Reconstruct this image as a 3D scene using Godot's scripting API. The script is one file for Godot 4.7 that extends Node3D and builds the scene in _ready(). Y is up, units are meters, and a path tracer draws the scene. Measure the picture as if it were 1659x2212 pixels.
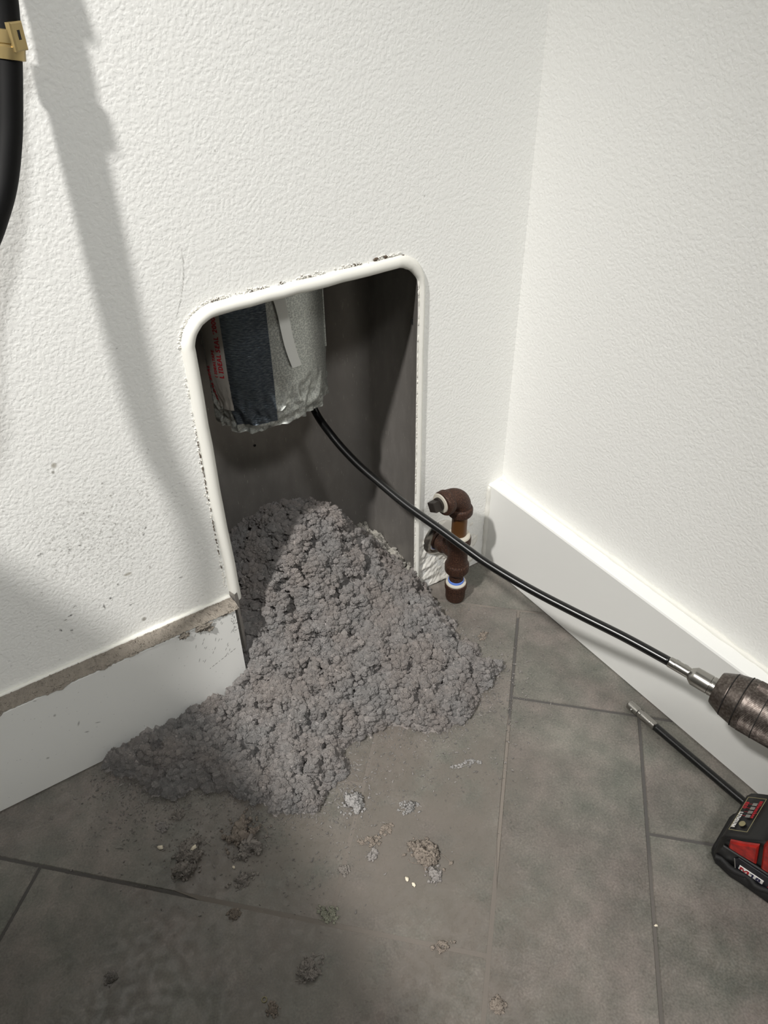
extends Node3D
# Utility-room corner: recessed metal vent box with a heap of lint, cleaning rods, gas stub, drill.
# x runs along the back wall (corner at 0), y is up, z comes out of the back wall. Metres.

var rng := RandomNumberGenerator.new()
var M := {}
var SQ := sqrt(0.5)

# ------------------------------------------------------------------ scene graph helpers
func add(called: String, mesh: Mesh, material: Material, parent: Node = null) -> MeshInstance3D:
	var o := MeshInstance3D.new()
	o.name = called
	o.mesh = mesh
	if material != null:
		o.material_override = material
	(self if parent == null else parent).add_child(o, true)
	var n := String(o.name)
	var tail := n.trim_prefix(called)
	if tail != "" and tail.is_valid_int():
		o.name = called + "_%03d" % (int(tail) - 1)
	return o

func tag(o: Node, label: String, category: String = "", group: String = "", kind: String = "") -> Node:
	if label != "": o.set_meta("label", label)
	if category != "": o.set_meta("category", category)
	if group != "": o.set_meta("group", group)
	if kind != "": o.set_meta("kind", kind)
	return o

func base(called: String, at: Vector3, turn := 0.0) -> Node3D:
	var o := Node3D.new()
	o.name = called
	add_child(o, true)
	o.position = at
	o.rotation.y = turn
	return o

# ------------------------------------------------------------------ mesh helpers (triangles counter-clockwise here, flipped on output)
func finish(v: PackedVector3Array, t: PackedInt32Array, angle := 40.0, uv := PackedVector2Array(), col := PackedColorArray(), uv2 := PackedVector2Array(), into: ArrayMesh = null) -> ArrayMesh:
	var nf := t.size() / 3
	var fn := PackedVector3Array()
	fn.resize(nf)
	for f in nf:
		var a := v[t[f * 3]]
		fn[f] = (v[t[f * 3 + 1]] - a).cross(v[t[f * 3 + 2]] - a)
	var arr := []
	arr.resize(Mesh.ARRAY_MAX)
	var out := ArrayMesh.new() if into == null else into
	if angle >= 179.0:
		var nn := PackedVector3Array()
		nn.resize(v.size())
		var ix := PackedInt32Array()
		ix.resize(t.size())
		for f in nf:
			var q := f * 3
			nn[t[q]] += fn[f]
			nn[t[q + 1]] += fn[f]
			nn[t[q + 2]] += fn[f]
			ix[q] = t[q]
			ix[q + 1] = t[q + 2]
			ix[q + 2] = t[q + 1]
		for i in nn.size():
			nn[i] = nn[i].normalized() if nn[i].length_squared() > 0.0 else Vector3.UP
		arr[Mesh.ARRAY_VERTEX] = v
		arr[Mesh.ARRAY_NORMAL] = nn
		if uv.size(): arr[Mesh.ARRAY_TEX_UV] = uv
		if uv2.size(): arr[Mesh.ARRAY_TEX_UV2] = uv2
		if col.size(): arr[Mesh.ARRAY_COLOR] = col
		arr[Mesh.ARRAY_INDEX] = ix
		out.add_surface_from_arrays(Mesh.PRIMITIVE_TRIANGLES, arr)
		return out
	var unit := PackedVector3Array()
	unit.resize(nf)
	var around := []
	around.resize(v.size())
	for f in nf:
		unit[f] = fn[f].normalized()
		for k in 3:
			var i := t[f * 3 + k]
			if around[i] == null: around[i] = PackedInt32Array([f])
			else:
				var l: PackedInt32Array = around[i]
				l.append(f)
				around[i] = l
	var lim := cos(deg_to_rad(angle))
	var ov := PackedVector3Array()
	var on := PackedVector3Array()
	var ou := PackedVector2Array()
	var ou2 := PackedVector2Array()
	var oc := PackedColorArray()
	for f in nf:
		if fn[f].length_squared() < 1e-24: continue
		for k in [0, 2, 1]:
			var i := t[f * 3 + k]
			var n := Vector3.ZERO
			for g in around[i]:
				if unit[g].dot(unit[f]) >= lim: n += fn[g]
			ov.append(v[i])
			on.append(n.normalized())
			if uv.size(): ou.append(uv[i])
			if uv2.size(): ou2.append(uv2[i])
			if col.size(): oc.append(col[i])
	arr[Mesh.ARRAY_VERTEX] = ov
	arr[Mesh.ARRAY_NORMAL] = on
	if ou.size(): arr[Mesh.ARRAY_TEX_UV] = ou
	if ou2.size(): arr[Mesh.ARRAY_TEX_UV2] = ou2
	if oc.size(): arr[Mesh.ARRAY_COLOR] = oc
	out.add_surface_from_arrays(Mesh.PRIMITIVE_TRIANGLES, arr)
	return out

func quad(t: PackedInt32Array, a: int, b: int, c: int, d: int) -> PackedInt32Array:
	t.append_array(PackedInt32Array([a, b, c, a, c, d]))
	return t

# rings of equal length joined into a skin; caps close the ends with fans
func skin(rings: Array, closed := true, caps := true, angle := 40.0) -> ArrayMesh:
	var v := PackedVector3Array()
	var t := PackedInt32Array()
	var n: int = rings[0].size()
	for r in rings: v.append_array(r)
	for i in rings.size() - 1:
		for j in (n if closed else n - 1):
			var k := (j + 1) % n
			t = quad(t, i * n + j, i * n + k, (i + 1) * n + k, (i + 1) * n + j)
	if caps:
		for e in [0, rings.size() - 1]:
			var c := Vector3.ZERO
			for p in rings[e]: c += p
			var ci := v.size()
			v.append(c / n)
			for j in n:
				var k := (j + 1) % n
				if e == 0: t.append_array(PackedInt32Array([ci, k, j]))
				else: t.append_array(PackedInt32Array([ci, e * n + j, e * n + k]))
	return finish(v, t, angle)

func smooth_path(p: Array, steps: int) -> Array:
	var out := []
	for i in p.size() - 1:
		var a: Vector3 = p[max(i - 1, 0)]
		var b: Vector3 = p[i]
		var c: Vector3 = p[i + 1]
		var d: Vector3 = p[min(i + 2, p.size() - 1)]
		for s in steps:
			out.append(b.cubic_interpolate(c, a, d, float(s) / steps))
	out.append(p[-1])
	return out

# tube along a path; radii is one number or one per point
func tube(p: Array, radii, sides := 20, caps := true, angle := 50.0) -> ArrayMesh:
	var rings := []
	var t0: Vector3 = (p[1] - p[0]).normalized()
	var n := t0.cross(Vector3.UP if absf(t0.y) < 0.9 else Vector3.RIGHT).normalized()
	for i in p.size():
		var t: Vector3 = (p[min(i + 1, p.size() - 1)] - p[max(i - 1, 0)]).normalized()
		n = (n - t * n.dot(t)).normalized()
		var b := t.cross(n)
		var r: float = radii if radii is float else radii[i]
		var ring := PackedVector3Array()
		for j in sides:
			var a := TAU * j / sides
			ring.append(p[i] + (n * cos(a) + b * sin(a)) * r)
		rings.append(ring)
	return skin(rings, true, caps, angle)

# profile of Vector2(radius, height), bottom to top, turned about the y axis
func lathe(prof: Array, sides := 32, angle := 35.0) -> ArrayMesh:
	var rings := []
	for q in prof:
		var ring := PackedVector3Array()
		for j in sides:
			var a := -TAU * j / sides
			ring.append(Vector3(q.x * cos(a), q.y, q.x * sin(a)))
		rings.append(ring)
	return skin(rings, true, true, angle)

# outline in xy (counter-clockwise), extruded from z0 to z1 with a chamfer on both rims
func prism(poly: PackedVector2Array, z0: float, z1: float, ch := 0.001, angle := 30.0) -> ArrayMesh:
	var n := poly.size()
	var inset := PackedVector2Array()
	for i in n:
		var e0 := (poly[i] - poly[(i + n - 1) % n]).normalized()
		var e1 := (poly[(i + 1) % n] - poly[i]).normalized()
		var m := (Vector2(-e0.y, e0.x) + Vector2(-e1.y, e1.x)).normalized()
		var k := maxf(m.dot(Vector2(-e0.y, e0.x)), 0.4)
		inset.append(poly[i] + m * ch / k)
	var rings := []
	for e in [[inset, z0], [poly, z0 + ch], [poly, z1 - ch], [inset, z1]]:
		var ring := PackedVector3Array()
		for q in e[0]: ring.append(Vector3(q.x, q.y, e[1]))
		rings.append(ring)
	var v := PackedVector3Array()
	var t := PackedInt32Array()
	for r in rings: v.append_array(r)
	for i in 3:
		for j in n:
			var k := (j + 1) % n
			t = quad(t, i * n + j, i * n + k, (i + 1) * n + k, (i + 1) * n + j)
	var tri := Geometry2D.triangulate_polygon(inset)
	for i in range(0, tri.size(), 3):
		var a := tri[i]
		var b := tri[i + 1]
		var c := tri[i + 2]
		if (inset[b] - inset[a]).cross(inset[c] - inset[a]) < 0.0:
			var s := b
			b = c
			c = s
		t.append_array(PackedInt32Array([3 * n + a, 3 * n + b, 3 * n + c, c, b, a]))
	return finish(v, t, angle)

func rbox(size: Vector3, r := 0.002) -> ArrayMesh:   # chamfered box standing on y = 0, centred in x and z
	var m := prism(PackedVector2Array([Vector2(-size.x / 2, 0), Vector2(size.x / 2, 0), Vector2(size.x / 2, size.y), Vector2(-size.x / 2, size.y)]), -size.z / 2, size.z / 2, r)
	return m

func plain_box(a: Vector3, b: Vector3, into: ArrayMesh = null) -> ArrayMesh:
	var v := PackedVector3Array()
	for k in 8: v.append(Vector3(b.x if k & 1 else a.x, b.y if k & 2 else a.y, b.z if k & 4 else a.z))
	var t := PackedInt32Array()
	for f in [[4, 5, 7, 6], [1, 0, 2, 3], [0, 4, 6, 2], [5, 1, 3, 7], [2, 6, 7, 3], [0, 1, 5, 4]]:
		t = quad(t, f[0], f[1], f[2], f[3])
	return finish(v, t, 1.0, PackedVector2Array(), PackedColorArray(), PackedVector2Array(), into)

func moved(m: Mesh, x: Transform3D) -> ArrayMesh:
	var st := SurfaceTool.new()
	st.append_from(m, 0, x)
	return st.commit()

func joined(list: Array) -> ArrayMesh:   # [mesh, transform] pairs
	var st := SurfaceTool.new()
	for e in list: st.append_from(e[0], 0, e[1])
	return st.commit()

func noise(freq: float, octaves := 3, sd := 1, kind := FastNoiseLite.TYPE_SIMPLEX_SMOOTH) -> FastNoiseLite:
	var n := FastNoiseLite.new()
	n.noise_type = kind
	n.frequency = freq
	n.fractal_octaves = octaves
	n.fractal_type = FastNoiseLite.FRACTAL_NONE if octaves == 1 else FastNoiseLite.FRACTAL_FBM
	n.seed = sd
	return n

var ico_v := PackedVector3Array()
var ico_t := PackedInt32Array()
func ico(level: int) -> void:
	ico_v = PackedVector3Array([Vector3.RIGHT, Vector3.LEFT, Vector3.UP, Vector3.DOWN, Vector3.BACK, Vector3.FORWARD])
	ico_t = PackedInt32Array([0, 2, 4, 2, 1, 4, 1, 3, 4, 3, 0, 4, 2, 0, 5, 1, 2, 5, 3, 1, 5, 0, 3, 5])
	for l in level:
		var mid := {}
		var t := PackedInt32Array()
		for f in range(0, ico_t.size(), 3):
			var m := [0, 0, 0]
			for k in 3:
				var a := ico_t[f + k]
				var b := ico_t[f + (k + 1) % 3]
				var key := mini(a, b) * 100000 + maxi(a, b)
				if not mid.has(key):
					mid[key] = ico_v.size()
					ico_v.append(((ico_v[a] + ico_v[b]) / 2.0).normalized())
				m[k] = mid[key]
			t.append_array(PackedInt32Array([ico_t[f], m[0], m[2], m[0], ico_t[f + 1], m[1], m[2], m[1], ico_t[f + 2], m[0], m[1], m[2]]))
		ico_t = t

# a rough lump of fluff or plaster
func lump(sd: int, size: Vector3, amp: float, freq := 1.6, level := 3) -> ArrayMesh:
	ico(level)
	var n := noise(freq, 3, sd)
	var v := PackedVector3Array()
	for p in ico_v:
		var k := 1.0 + amp * n.get_noise_3dv(p) * 1.6
		v.append(p * k * size)
	return finish(v, ico_t, 180.0)

# ------------------------------------------------------------------ materials
func mat(called: String, color: Color, rough := 0.6, metal := 0.0) -> StandardMaterial3D:
	var m := StandardMaterial3D.new()
	m.resource_name = called
	m.albedo_color = color
	m.roughness = rough
	m.metallic = metal
	M[called] = m
	return m

func noise_tex(freq: float, size := 512, octaves := 4, stops := [], sd := 3, kind := FastNoiseLite.TYPE_SIMPLEX_SMOOTH) -> ImageTexture:
	var im := noise(freq, octaves, sd, kind).get_seamless_image(size, size)
	if stops.size():
		var ramp := Gradient.new()
		ramp.offsets = PackedFloat32Array(stops.map(func(s): return s[0]))
		ramp.colors = PackedColorArray(stops.map(func(s): return s[1]))
		var lut := []
		for i in 256: lut.append(ramp.sample(i / 255.0))
		var src := im.get_data()
		var dst := PackedByteArray()
		dst.resize(size * size * 3)
		for i in size * size:
			var c: Color = lut[src[i]]
			dst[i * 3] = int(c.r * 255.0)
			dst[i * 3 + 1] = int(c.g * 255.0)
			dst[i * 3 + 2] = int(c.b * 255.0)
		im = Image.create_from_data(size, size, false, Image.FORMAT_RGB8, dst)
	return ImageTexture.create_from_image(im)

func triplanar(m: StandardMaterial3D, metres: float) -> void:
	m.uv1_triplanar = true
	m.uv1_scale = Vector3.ONE / metres

func bump(m: StandardMaterial3D, tex: Texture2D, cm: float) -> void:
	m.heightmap_enabled = true
	m.heightmap_texture = tex
	m.heightmap_scale = cm

func blank(w: int, h: int) -> Image:
	var im := Image.create_empty(w, h, false, Image.FORMAT_RGBA8)
	im.fill(Color(0.35, 0.33, 0.31, 0.0))
	return im

func spot(im: Image, x: float, y: float, rx: float, ry: float, c: Color, soft := 0.5, ang := 0.0) -> void:
	var r := maxf(rx, ry)
	for j in range(maxi(0, int(y - r)), mini(im.get_height(), int(y + r) + 2)):
		for i in range(maxi(0, int(x - r)), mini(im.get_width(), int(x + r) + 2)):
			var d := Vector2(i - x, j - y).rotated(-ang)
			var k := Vector2(d.x / rx, d.y / ry).length()
			if k < 1.0:
				var a := c.a * clampf((1.0 - k) / soft, 0.0, 1.0)
				var o := im.get_pixel(i, j)
				var na := a + o.a * (1.0 - a)
				if na > 0.001:
					var q := (c * a + o * (o.a * (1.0 - a))) / na
					im.set_pixel(i, j, Color(q.r, q.g, q.b, na))

func detail(m: StandardMaterial3D, im: Image) -> void:
	m.detail_enabled = true
	m.detail_albedo = ImageTexture.create_from_image(im)
	m.detail_blend_mode = BaseMaterial3D.BLEND_MODE_MIX
	m.detail_uv_layer = BaseMaterial3D.DETAIL_UV_2

func make_materials() -> void:
	var pa := noise(0.05, 3, 11).get_seamless_image(1024, 1024).get_data()
	var pb := noise(0.075, 1, 12, FastNoiseLite.TYPE_CELLULAR).get_seamless_image(1024, 1024).get_data()
	var pc := noise(0.018, 2, 13).get_seamless_image(1024, 1024).get_data()
	var ph := PackedByteArray()
	ph.resize(1024 * 1024)
	for i in 1024 * 1024:   # sprayed-on splats: soft plateaus with finer grain between
		var h := (pa[i] - 128) * 0.75 + (128 - pb[i]) * 0.30 + (pc[i] - 128) * 0.35
		ph[i] = clampi(int(128.0 + 110.0 * h / (60.0 + absf(h))), 0, 255)
	var peel := ImageTexture.create_from_image(Image.create_from_data(1024, 1024, false, Image.FORMAT_L8, ph))
	for called in ["wall_paint", "wall_paint_marked"]:
		var w := mat(called, Color(0.93, 0.93, 0.915), 0.62)
		triplanar(w, 0.29)
		w.uv1_world_triplanar = true
		bump(w, peel, 0.046)
	mat("ceiling_paint", Color(0.9, 0.9, 0.88), 0.8)
	mat("dark_paint", Color(0.36, 0.37, 0.38), 0.7)
	mat("trim_paint", Color(0.9, 0.9, 0.885), 0.42)
	mat("trim_paint_marked", Color(0.9, 0.9, 0.885), 0.42)
	mat("caulk", Color(0.89, 0.885, 0.855), 0.55)
	var pl := mat("plaster", Color(0.9, 0.89, 0.86), 0.8)
	triplanar(pl, 0.08)
	bump(pl, noise_tex(0.03, 256, 4, [], 5), 0.03)
	# floor tiles
	var S := 1024
	var a := noise(0.0045, 4, 21).get_image(S, S).get_data()
	var b := noise(0.022, 4, 22).get_image(S, S).get_data()
	var c := noise(0.3, 2, 23).get_image(S, S).get_data()
	var d := noise(0.006, 3, 24).get_image(S, S).get_data()
	var px := PackedByteArray()
	px.resize(S * S * 3)
	for i in S * S:
		var l := 1.0 + (a[i] - 128) * 0.0008 + (b[i] - 128) * 0.0009 + (c[i] - 128) * 0.0013
		var h := (d[i] - 128) * 0.024 + (b[i] - 128) * 0.015
		px[i * 3] = clampi(int(108.0 * l + h), 0, 255)
		px[i * 3 + 1] = clampi(int(104.0 * l - h * 0.2), 0, 255)
		px[i * 3 + 2] = clampi(int(97.5 * l + h * 0.2), 0, 255)
	var tile := mat("tile", Color(1, 1, 1), 0.5)
	tile.albedo_texture = ImageTexture.create_from_image(Image.create_from_data(S, S, false, Image.FORMAT_RGB8, px))
	var grain := noise_tex(0.12, 512, 4, [], 31)
	tile.roughness_texture = grain
	tile.roughness = 0.75
	var gr := mat("grout", Color(0.31, 0.30, 0.29), 0.9)
	for i in [0]:
		var film := blank(1024, 1024)
		var n1 := noise(0.012, 4, 41).get_image(1024, 1024).get_data()
		var n2 := noise(0.25, 2, 42).get_image(1024, 1024).get_data()
		var fb := PackedByteArray()
		fb.resize(1024 * 1024 * 4)
		# dust film, thickest beside the heap: [x, z, reach, strength]
		var heap := [[-0.42, 0.24, 0.10, 0.9], [-0.34, 0.26, 0.09, 0.8], [-0.5, 0.27, 0.10, 0.7], [-0.42, 0.36, 0.11, 0.75], [-0.26, 0.3, 0.08, 0.5], [-0.6, 0.2, 0.09, 0.5], [-0.4, 0.48, 0.12, 0.5], [-0.55, 0.4, 0.12, 0.35], [-0.17, 0.17, 0.07, 0.4], [-0.13, 0.03, 0.05, 0.5]]
		var coarse := PackedFloat32Array()
		coarse.resize(64 * 64)
		for j in 64:
			for k in 64:
				var x := -0.9 + 0.9 * k / 63.0
				var z := 0.8 * j / 63.0
				var s := 0.0
				for e in heap: s += e[3] * exp(-(pow(x - e[0], 2) + pow(z - e[1], 2)) / (e[2] * e[2]))
				coarse[j * 64 + k] = s
		for j in 1024:
			for k in 1024:
				var q := j * 1024 + k
				var s := coarse[(j >> 4) * 64 + (k >> 4)]
				var t := clampf(s * (0.45 + (n1[q] - 100) * 0.006) + (n2[q] - 128) * 0.004 * minf(s * 2.0, 1.0), 0.0, 0.8)
				fb[q * 4] = 104
				fb[q * 4 + 1] = 98
				fb[q * 4 + 2] = 91
				fb[q * 4 + 3] = int(t * 255.0)
		film = Image.create_from_data(1024, 1024, false, Image.FORMAT_RGBA8, fb)
		detail(tile, film)
		# the joints near the heap are packed with dust, the others are clean and dark
		var gb := PackedByteArray()
		gb.resize(256 * 256 * 4)
		for j in 256:
			for k in 256:
				var x := -0.9 + 0.9 * k / 255.0
				var z := 0.8 * j / 255.0
				var q := j * 256 + k
				var nn := (n1[j * 4 * 1024 + k * 4] - 128) * 0.004
				var t := clampf((x + 0.64) / 0.06 + nn, 0.0, 1.0) * clampf((-0.185 - x) / 0.02 + nn, 0.0, 1.0)
				if x + z > 0.25 and x < -0.15: t *= 0.3
				if z - x < 0.195 and x > -0.2: t = maxf(t, clampf(0.75 + nn, 0.0, 1.0))
				gb[q * 4] = 118
				gb[q * 4 + 1] = 111
				gb[q * 4 + 2] = 103
				gb[q * 4 + 3] = int(t * 250.0)
		detail(gr, Image.create_from_data(256, 256, false, Image.FORMAT_RGBA8, gb))
	# marks on the back wall: 1 px = 1 mm, x -1.3..0, y 0..1
	var wm := blank(1300, 1000)
	rng.seed = 5
	for k in 900:
		var x := rng.randfn(-0.588, 0.036)
		var y := rng.randfn(0.318, 0.038)
		spot(wm, (x + 1.3) * 1000.0, (1.0 - y) * 1000.0, rng.randf_range(0.8, 2.0), rng.randf_range(0.7, 1.4), Color(0.42, 0.40, 0.36, rng.randf_range(0.2, 0.6)), 0.8, rng.randf() * 3.0)
	for k in 420:
		var x := rng.randf_range(-0.78, -0.47)
		var y := rng.randf_range(0.165, 0.38)
		spot(wm, (x + 1.3) * 1000.0, (1.0 - y) * 1000.0, rng.randf_range(0.6, 1.6), rng.randf_range(0.5, 1.1), Color(0.36, 0.34, 0.31, rng.randf_range(0.15, 0.5)), 0.7, rng.randf() * 3.0)
	for e in [[-0.5963, 0.2271, 5.0, 1.4], [-0.604, 0.219, 1.2, 4.0], [-0.582, 0.242, 2.6, 1.6], [-0.6188, 0.3121, 3.6, 1.6], [-0.608, 0.313, 2.2, 1.3], [-0.6481, 0.3194, 4.6, 1.2], [-0.6337, 0.2355, 3.0, 1.2], [-0.6415, 0.2254, 4.0, 1.6], [-0.6475, 0.2220, 2.5, 1.3], [-0.6555, 0.2114, 1.6, 3.0], [-0.645, 0.204, 3.0, 1.6], [-0.5372, 0.3043, 1.8, 2.0], [-0.541, 0.296, 2.6, 1.6], [-0.5114, 0.2157, 3.0, 1.0], [-0.575, 0.206, 4.0, 1.2]]:
		for k in 5:
			spot(wm, (e[0] + 1.3) * 1000.0 + rng.randf_range(-0.6, 0.6) * e[2], (1.0 - e[1]) * 1000.0 + rng.randf_range(-0.6, 0.6) * e[3], maxf(0.8, e[2] * 0.35), maxf(0.8, e[3] * 0.6), Color(0.24, 0.23, 0.21, 0.7), 0.7, rng.randf_range(-0.5, 0.5))
	for e in [[-0.6076, 0.4163, 3.4, 4.0, 0.62], [-0.6104, 0.4091, 2.0, 2.2, 0.45], [-0.5658, 0.1763, 3.4, 4.0, 0.5], [-0.5692, 0.251, 6.0, 2.6, 0.62], [-0.745, 0.50, 5.0, 4.0, 0.66]]:
		spot(wm, (e[0] + 1.3) * 1000.0, (1.0 - e[1]) * 1000.0, e[2], e[3], Color(e[4], e[4] * 0.97, e[4] * 0.88, 0.75), 0.5)
	for k in 26:
		spot(wm, rng.randf_range(700, 1290), rng.randf_range(180, 960), rng.randf_range(0.6, 1.3), rng.randf_range(0.6, 1.2), Color(0.35, 0.33, 0.3, 0.6), 0.5)
	for k in 60:   # the curved scratch above the box
		var s := k / 59.0
		spot(wm, (-0.4405 - 0.017 * s * s + 1.3) * 1000.0, (1.0 - (0.598 - 0.064 * s)) * 1000.0, 0.7, 0.7, Color(0.45, 0.43, 0.4, 0.6), 0.6)
	detail(M.wall_paint_marked, wm)
	# scuffs on the baseboard under the wall: 1 px = 0.5 mm, x -1.0..-0.45, y 0..0.16
	var bm := blank(1100, 320)
	for k in 230:
		spot(bm, rng.randf_range(150, 1095), rng.randf_range(10, 300), rng.randf_range(0.8, 2.4), rng.randf_range(0.7, 1.3), Color(0.3, 0.29, 0.27, rng.randf_range(0.15, 0.55)), 0.6, rng.randf_range(-0.6, 0.6))
	for k in 34:
		spot(bm, rng.randf_range(960, 1085), rng.randf_range(25, 150), rng.randf_range(2.5, 8.0), 1.1, Color(0.2, 0.19, 0.18, 0.7), 0.5, -1.1 + rng.randf_range(-0.2, 0.3))
	for k in 26:
		spot(bm, 1065 + rng.randf_range(-4, 14), rng.randf_range(8, 90), rng.randf_range(1.0, 4.0), 1.3, Color(0.12, 0.11, 0.1, 0.8), 0.5, rng.randf_range(-1.5, 1.5))
	for k in 9:
		spot(bm, 985 + k * 9.0, 172 - k * 3.4, 5.0 if k % 3 else 2.0, 1.5, Color(0.2, 0.19, 0.18, 0.75), 0.5, -0.36)
	for e in [[660, 190, 7, 3], [650, 150, 3, 10], [690, 176, 9, 2.4], [560, 215, 5, 4], [610, 90, 4, 5], [585, 20, 5, 2]]:
		spot(bm, e[0], e[1], e[2], e[3], Color(0.35, 0.34, 0.32, 0.55), 0.7, 0.4)
	detail(M.trim_paint_marked, bm)
	# metals
	var streak := noise_tex(0.02, 512, 5, [[0.0, Color(0.56, 0.545, 0.525)], [0.5, Color(0.585, 0.568, 0.548)], [1.0, Color(0.62, 0.602, 0.582)]], 51)
	var sim := streak.get_image()
	rng.seed = 52
	for k in 520:
		var r := rng.randf_range(0.5, 1.4)
		var lx := rng.randi_range(2, 508)
		var ly := rng.randi_range(6, 500)
		var tone := rng.randf_range(0.68, 0.88)
		for q in (1 if k % 3 else rng.randi_range(2, 6)): sim.set_pixel(lx + (q % 2 if k % 2 else 0), ly + q, Color(tone, tone * 0.97, tone * 0.93))
	streak = ImageTexture.create_from_image(sim)
	var st := mat("dull_steel", Color(1, 1, 1), 0.45, 0.5)
	st.albedo_texture = streak
	triplanar(st, 0.3)
	st.uv1_scale = Vector3(4.0, 1.6, 4.0)
	var cells := noise_tex(0.09, 512, 2, [[0.0, Color(0.46, 0.47, 0.46)], [0.45, Color(0.66, 0.67, 0.65)], [1.0, Color(0.8, 0.8, 0.77)]], 61, FastNoiseLite.TYPE_CELLULAR)
	var gal := mat("galvanised", Color(1, 1, 1), 0.42, 0.75)
	gal.albedo_texture = cells
	triplanar(gal, 0.11)
	var foil := mat("foil", Color(0.48, 0.505, 0.53), 0.36, 0.95)
	foil.albedo_texture = noise_tex(0.05, 512, 5, [[0.0, Color(0.5, 0.53, 0.56)], [0.5, Color(0.75, 0.78, 0.81)], [0.75, Color(1, 1, 1)], [1.0, Color(1, 1, 1)]], 64)
	triplanar(foil, 0.1)
	foil.uv1_scale = Vector3(6, 26, 6)
	bump(foil, noise_tex(0.03, 512, 5, [], 63), 0.05)
	var tp := mat("printed_tape", Color(0.63, 0.61, 0.58), 0.45, 0.35)
	tp.uv1_triplanar = true
	mat("pale_strip", Color(0.78, 0.78, 0.76), 0.6, 0.1)
	mat("red_print", Color(0.62, 0.08, 0.13), 0.5)
	var rust := mat("rusty_iron", Color(1, 1, 1), 0.62, 0.25)
	rust.albedo_texture = noise_tex(0.035, 512, 5, [[0.0, Color(0.11, 0.075, 0.06)], [0.45, Color(0.2, 0.125, 0.09)], [0.66, Color(0.28, 0.165, 0.105)], [0.8, Color(0.36, 0.26, 0.2)], [0.9, Color(0.5, 0.42, 0.36)], [1.0, Color(0.66, 0.6, 0.54)]], 71)
	triplanar(rust, 0.045)
	bump(rust, noise_tex(0.06, 256, 4, [], 72), 0.016)
	var brass := mat("brown_pipe", Color(0.36, 0.235, 0.11), 0.4, 0.35)
	brass.metallic_specular = 0.5
	mat("joint_dust", Color(0.425, 0.40, 0.373), 0.95)
	mat("grime", Color(0.34, 0.29, 0.24), 0.9)
	mat("pipe_dope", Color(0.72, 0.70, 0.65), 0.75)
	mat("blue_tape", Color(0.36, 0.5, 0.83), 0.6)
	mat("dark_iron", Color(0.2, 0.18, 0.165), 0.5, 0.4)
	mat("chrome", Color(0.78, 0.77, 0.75), 0.16, 1.0)
	var rod := mat("black_rod", Color(0.02, 0.02, 0.02), 0.27)
	rod.metallic_specular = 0.55
	mat("steel", Color(0.66, 0.65, 0.63), 0.26, 1.0)
	var ck := mat("worn_steel", Color(1, 1, 1), 0.4, 0.9)
	ck.albedo_texture = noise_tex(0.03, 512, 5, [[0.0, Color(0.24, 0.21, 0.2)], [0.4, Color(0.36, 0.33, 0.31)], [0.62, Color(0.42, 0.39, 0.37)], [1.0, Color(0.62, 0.59, 0.56)]], 81)
	triplanar(ck, 0.055)
	mat("black_plastic", Color(0.045, 0.043, 0.045), 0.42)
	mat("black_rubber", Color(0.075, 0.072, 0.07), 0.75)
	var red := mat("red_plastic", Color(1, 1, 1), 0.38)
	red.albedo_texture = noise_tex(0.02, 256, 4, [[0.0, Color(0.45, 0.05, 0.03)], [0.6, Color(0.62, 0.09, 0.05)], [0.84, Color(0.66, 0.13, 0.07)], [1.0, Color(0.66, 0.36, 0.22)]], 91)
	triplanar(red, 0.05)
	mat("dark_blue_panel", Color(0.05, 0.05, 0.085), 0.45)
	mat("white_print", Color(0.83, 0.82, 0.8), 0.5)
	mat("yellow_print", Color(0.52, 0.49, 0.36), 0.5)
	mat("navy_print", Color(0.05, 0.05, 0.22), 0.5)
	mat("grey_print", Color(0.45, 0.44, 0.42), 0.5)
	mat("hose_rubber", Color(0.012, 0.011, 0.012), 0.6).metallic_specular = 0.32
	mat("brass", Color(0.68, 0.60, 0.42), 0.35, 0.8)
	# lint
	var lint := mat("lint", Color(1, 1, 1), 1.0)
	lint.vertex_color_use_as_albedo = true
	lint.metallic_specular = 0.1
	lint.rim_enabled = true
	lint.rim = 0.35
	triplanar(lint, 0.03)
	bump(lint, noise_tex(0.08, 256, 4, [], 95), 0.12)
	for e in [["lint_grey", Color(0.60, 0.58, 0.565)], ["lint_dark", Color(0.58, 0.555, 0.53)], ["lint_green", Color(0.56, 0.56, 0.50)], ["lint_brown", Color(0.56, 0.52, 0.48)], ["lint_pale", Color(0.63, 0.62, 0.61)], ["ledge_fuzz", Color(0.57, 0.54, 0.50)]]:
		var l := mat(e[0], e[1], 1.0)
		l.metallic_specular = 0.1
		l.rim_enabled = true
		l.rim = 0.3
		triplanar(l, 0.02)
		bump(l, lint.heightmap_texture, 0.1)
	mat("chip_white", Color(0.86, 0.82, 0.74), 0.7)
	mat("lamp_glow", Color(1, 1, 1), 0.5)
	M.lamp_glow.emission_enabled = true
	M.lamp_glow.emission = Color(1.0, 0.95, 0.86)
	M.lamp_glow.emission_energy_multiplier = 1.5
	mat("white_enamel", Color(0.8, 0.8, 0.79), 0.35)
	mat("dark_glass", Color(0.06, 0.06, 0.065), 0.15)

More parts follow.
